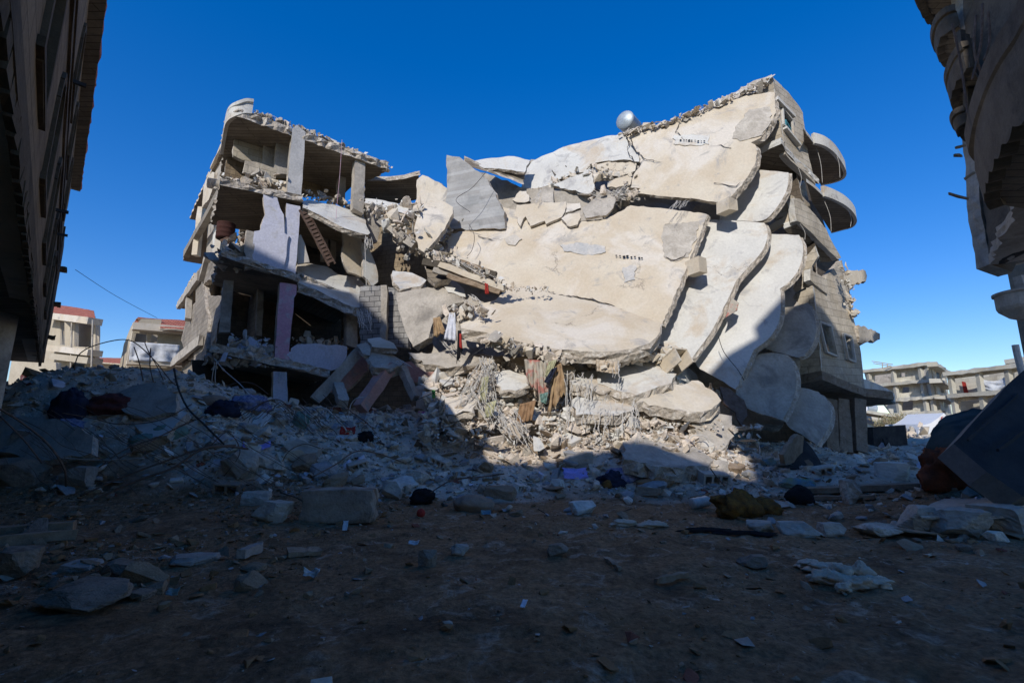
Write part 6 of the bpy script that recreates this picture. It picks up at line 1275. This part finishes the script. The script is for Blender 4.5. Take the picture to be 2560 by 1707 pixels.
heap('wool_scrap', 1632, 1322, 70, 14, M['cream'], 'right one of two thin cream wool scraps at the rubble edge', 'wool', 51, fold=.5, n=30)
for x, y, w_, s_ in ((1760, 1330, 110, 60), (1850, 1338, 110, 61), (1910, 1344, 60, 62)): heap('black_rag', x, y, w_, 9, M['black'], ('left strip', 'middle strip', 'right end')[s_ - 60] + ' of torn black netting lying on the earth', 'netting', s_, fold=.5, n=30, dpx=18)
# plastic bottle, lying
g_ = G(1760, 1272); k = mpp(g_); ax = Vector((.93, .25, .12)).normalized(); s1 = ax.cross(Vector((0, 0, 1))).normalized(); s2 = s1.cross(ax); vs = []; pr = [(-.5, .0), (-.5, .2), (-.46, .24), (-.3, .24), (-.28, .22), (-.1, .24), (.1, .22), (.25, .24), (.34, .18), (.42, .09), (.5, .09), (.5, 0)]
n = 14; c = g_ + Vector((0, .1, .24 * 52 * k))
for t_, rr_ in pr:
    for j in range(n): a = 2 * math.pi * j / n; vs.append(c + (ax * t_ + (s1 * math.cos(a) + s2 * math.sin(a)) * max(rr_, .002)) * 56 * k)
bo = MB().add(vs, [(i * n + j, i * n + (j + 1) % n, (i + 1) * n + (j + 1) % n, (i + 1) * n + j) for i in range(len(pr) - 1) for j in range(n)]).build('plastic_bottle', mat('dusty_clear_plastic', (.42, .41, .37), (.55, .53, .48), 6, rough=.3, spec=.5), smooth=True)
tag(bo, 'dusty clear plastic bottle lying left of the mustard cloth', 'bottle')
MB().tube([c + ax * 26 * k, c + ax * 31 * k], 6 * k, 10).build('cap', M['white'], bo)
# lilac sheet, papers and plastic scraps
def scrap(name, x, y, wpx, hpx, m, lab, cat, rz=0, tilt=.5, seed=1, curl=.12, grp=None):
    g_ = G(x, y, .02); k = mpp(g_); a, b = wpx * k, hpx * k; n = 8; vs = []; rot = Matrix.Rotation(rz, 3, 'Z') @ Matrix.Rotation(tilt, 3, 'X')
    for j in range(n + 1):
        for i in range(n + 1):
            u, v = i / n - .5, j / n; q_ = 1 - .25 * abs(nz(u * 2, v * 2, seed)); vs.append(g_ + rot @ Vector((u * a * q_, v * b, curl * a * (u * u * 3 + nz(u * 3, v * 3, seed)))))
    o = MB().add(vs, [(j * (n + 1) + i, j * (n + 1) + i + 1, (j + 1) * (n + 1) + i + 1, (j + 1) * (n + 1) + i) for j in range(n) for i in range(n)]).build(name, M[m], smooth=True)
    s_ = o.modifiers.new('s', 'SOLIDIFY'); s_.thickness = .004; return tag(o, lab, cat, grp)
scrap('paper_sheet', 1440, 1204, 66, 32, 'lilac', 'lilac ruled paper sheet lying in the rubble at the centre', 'paper', .1, .9, 2)
scrap('plastic_scrap', 868, 1092, 38, 22, 'redc', 'bright red plastic scrap under the arched bar', 'plastic', .2, 1.0, 3)
scrap('plastic_scrap', 1056, 1042, 20, 14, 'magenta', 'small magenta scrap at the left foot of the mound', 'plastic', .3, .9, 4)
scrap('plastic_scrap', 860, 1100, 40, 14, 'tarp', 'white plastic scrap below the bright red one', 'plastic', .3, .6, 5)
scrap('shard', 1306, 1527, 12, 28, 'white', 'thin white shard lying alone on the dark earth', 'shard', -.3, .3, 6)
scrap('paper_sheet', 1032, 1366, 26, 13, 'tarp', 'small white torn sheet on the earth mid street', 'paper', -.2, .5, 7)
scrap('shard', 861, 1330, 12, 26, 'tarp', 'pale sliver standing below the large rectangular block', 'shard', .2, .8, 8)
scrap('foil_scrap', 778, 1450, 34, 16, 'tank', 'crumpled shiny foil scrap on the earth', 'foil', .2, .8, 9, .35)
scrap('plastic_scrap', 428, 1498, 22, 14, 'skycloth', 'small blue plastic scrap lower left', 'plastic', .1, .8, 10, .3)
scrap('plastic_scrap', 640, 1128, 60, 22, 'lilac', 'dull lilac plastic sheet in the left heap', 'plastic', .4, .6, 11)
scrap('plastic_scrap', 1925, 1166, 30, 18, 'skycloth', 'small glossy blue and white scrap on the rubble right', 'plastic', .1, .9, 12, .3)
scrap('plastic_scrap', 1215, 1290, 26, 14, 'skycloth', 'blue-grey plastic scrap right below the beige sack', 'plastic', .1, .7, 13)
mb = MB(); c = G(1052, 1290, .05); bmh = bmesh.new(); bmesh.ops.create_icosphere(bmh, subdivisions=3, radius=.075); bmh.verts.index_update()
mb.add([c + v.co * (1 + .05 * nz(v.co.x * 30, v.co.y * 30)) for v in bmh.verts], [[v.index for v in f.verts] for f in bmh.faces]); bmh.free(); tag(mb.build('red_ball', M['redc'], smooth=True), 'small red ball at the edge of the rubble', 'ball')
# wooden and concrete beams on the ground
def gbeam(name, a_, b_, w_, h_, m, lab, cat='beam'): 
    A_, B_ = G(*a_, .05), G(*b_, .05); tag(MB().beam(A_ + Vector((0, 0, h_ / 2 - .04)), B_ + Vector((0, 0, h_ / 2 - .04)), w_, h_, n=7, jit=.01).build(name, M[m]), lab, cat)
gbeam('timber', (-60, 1352), (185, 1330), .2, .13, 'wood', 'upper timber lying at the left frame edge', 'timber')
gbeam('timber', (-60, 1372), (190, 1350), .14, .12, 'wood', 'lower timber lying at the left frame edge', 'timber')
gbeam('timber', (1990, 1235), (2290, 1222), .3, .1, 'wood', 'long dark plank lying toward the rust-red cloth', 'plank')
gbeam('timber', (2020, 1252), (2190, 1250), .12, .06, 'wood', 'thin reddish plank before the long dark one', 'plank')
gbeam('timber', (718, 1390), (800, 1384), .25, .05, 'wood', 'short plank lying on the earth below the large block', 'plank')
gbeam('pipe_piece', (600, 1400), (645, 1382), .1, .1, 'dirtypale', 'short pale pipe piece on the earth lower left', 'pipe')
gbeam('stick', (1640, 1462), (1720, 1448), .05, .05, 'wood', 'thin dark stick on the earth', 'stick')
gbeam('stick', (1515, 1400), (1550, 1430), .05, .03, 'wood', 'flat brown splinter on the earth right of centre', 'stick')
plate('broken_board', [(1958, 1135), (1995, 1085), (2008, 1090), (2005, 1130), (1975, 1160), (1962, 1160)], plane3((1995, 1085, 11.6), (1962, 1160, 11.0), (2008, 1100, 11.9)), .1, [M['wood'], M['wood']], None, 'brown board propped at the dark corner under the lowest fan slab', 'board')
plate('charred_sheet', [(2010, 1100), (2050, 1150), (2060, 1178), (1970, 1170), (1990, 1130)], plane3((2010, 1100, 12.2), (2060, 1178, 11.6), (1970, 1170, 11.5)), .1, [M['dark'], M['dark']], None, 'dark panel behind the propped brown board', 'panel')
# dark blue sheet and the crumpled dark green one at the right edge
def sheet(name, ctrl, nu, nv, m, lab, cat, fold, seed, th=.03):
    vs = []; rows = len(ctrl) - 1; cols_ = len(ctrl[0]) - 1
    for j in range(nv + 1):
        v = j / nv * rows; j0 = min(int(v), rows - 1); fv = v - j0
        for i in range(nu + 1):
            u = i / nu * cols_; i0 = min(int(u), cols_ - 1); fu = u - i0
            p = ctrl[j0][i0].lerp(ctrl[j0][i0 + 1], fu).lerp(ctrl[j0 + 1][i0].lerp(ctrl[j0 + 1][i0 + 1], fu), fv)
            q_ = abs(nz(p.x * 1.3 + seed, p.y * 1.3, p.z * 1.3)) * 2 + abs(nz(p.x * 3 + seed, p.y * 3, p.z * 3)); vs.append(p + Vector((-.3, -1, .3)).normalized() * q_ * fold)
    mb = MB().add(vs, [(j * (nu + 1) + i, j * (nu + 1) + i + 1, (j + 1) * (nu + 1) + i + 1, (j + 1) * (nu + 1) + i) for j in range(nv) for i in range(nu)])
    o = mb.build(name, m, smooth=True); s_ = o.modifiers.new('s', 'SOLIDIFY'); s_.thickness = th; return tag(o, lab, cat)
plate('dark_sheet', [(2560, 925), (2526, 954), (2384, 1108), (2465, 1180), (2560, 1238), (2700, 1250), (2700, 880)], plane3((2384, 1108, 7.4), (2560, 925, 9), (2560, 1236, 6.9)), .35, [M['darkblue'], mat('sheet_edge', (.16, .15, .14), (.22, .21, .19), 3)], None, 'big slanted dark sheet with a sharp corner cutting in from the right edge', 'sheet', jag=.012, bump=.03, rough=.0, seg=.3)
MB().beam(P(2494, 1125, 7.15), P(2580, 1062, 7.7), .03, .05, n=6, jit=.006).beam(P(2420, 1100, 7.3), P(2545, 985, 8.4), .02, .03, n=6, jit=.004).build('seam', M['darkblue'], bpy.data.objects['dark_sheet'])
sheet('crumpled_sheet', [[P(2360, 1045, 11.2), P(2420, 1030, 11.2), P(2470, 1032, 10.8), P(2530, 1040, 10)], [P(2322, 1080, 10.2), P(2380, 1070, 9.8), P(2440, 1070, 9.6), P(2540, 1080, 9)], [P(2316, 1120, 9.8), P(2370, 1120, 9.2), P(2440, 1130, 8.8), P(2540, 1130, 8.4)], [P(2330, 1165, 9.6), P(2380, 1175, 9.0), P(2440, 1200, 8.3), P(2540, 1220, 8)]], 40, 36, M['darkgreen'], 'crumpled dark green sheet left of the big slanted dark one', 'sheet', .16, 5)
tag(MB().box(P(2185, 1100, 20), (1.9, 1.2, 1.1), Matrix.Rotation(.3, 3, 'Z'), jit=.08).beam(P(2212, 1095, 19), P(2224, 1125, 19), .2, .06).build('dark_crate', M['dark']), 'dark crate-like wreck in the street beside the foot of the tower', 'wreck')

# hollow concrete blocks
def hollow(x, y, wpx, n, lab, rz, ry=0., m='conc'):
    g_ = G(x, y); k = mpp(g_) * wpx; rot = Matrix.Rotation(rz, 3, 'Z') @ Matrix.Rotation(ry, 3, 'Y') @ Matrix.Rotation(.25, 3, 'X'); mb = MB(); L_, H_, D_ = k, k * .45, k * .45; t = k * .055; c = g_ + Vector((0, D_ * .4, H_ * .42))
    def b(dx, dz, sx_, sz): mb.box(c + rot @ Vector((dx, 0, dz)), (sx_, D_, sz), rot, jit=.004)
    b(0, H_ / 2 - t / 2, L_, t * 1.4); b(0, -H_ / 2 + t / 2, L_, t * 1.4)
    for i in range(n + 1): b(-L_ / 2 + t / 2 + (L_ - t) * i / n, 0, t * 1.6, H_ - t * 2.2)
    mb.box(c + rot @ Vector((0, D_ * .42, 0)), (L_ - t * 2, D_ * .1, H_ - t * 2), rot)
    return tag(mb.build('hollow_block', M[m]), lab, 'hollow block', 'hollow blocks in the rubble')
hollow(1790, 1212, 66, 3, 'hollow block with three openings in the rubble below the sunlit strip', .15, .05)
hollow(1100, 1170, 52, 3, 'hollow block in the shaded rubble at the centre, left of the lilac paper', -.5, .3, 'dust')
hollow(890, 1180, 46, 2, 'hollow block above the long bent bar left of centre', .6, -.25)
hollow(560, 1235, 50, 2, 'dark hollow block at the lower edge of the left heap', .3, .1, 'dirty')
hollow(2060, 1190, 44, 3, 'hollow block in the rubble on the right, before the lowest fan slab', -.3, -.2, 'dust')
hollow(1300, 1230, 40, 3, 'small pale hollow block near the lower rubble edge at the centre', .9, .15, 'pale')
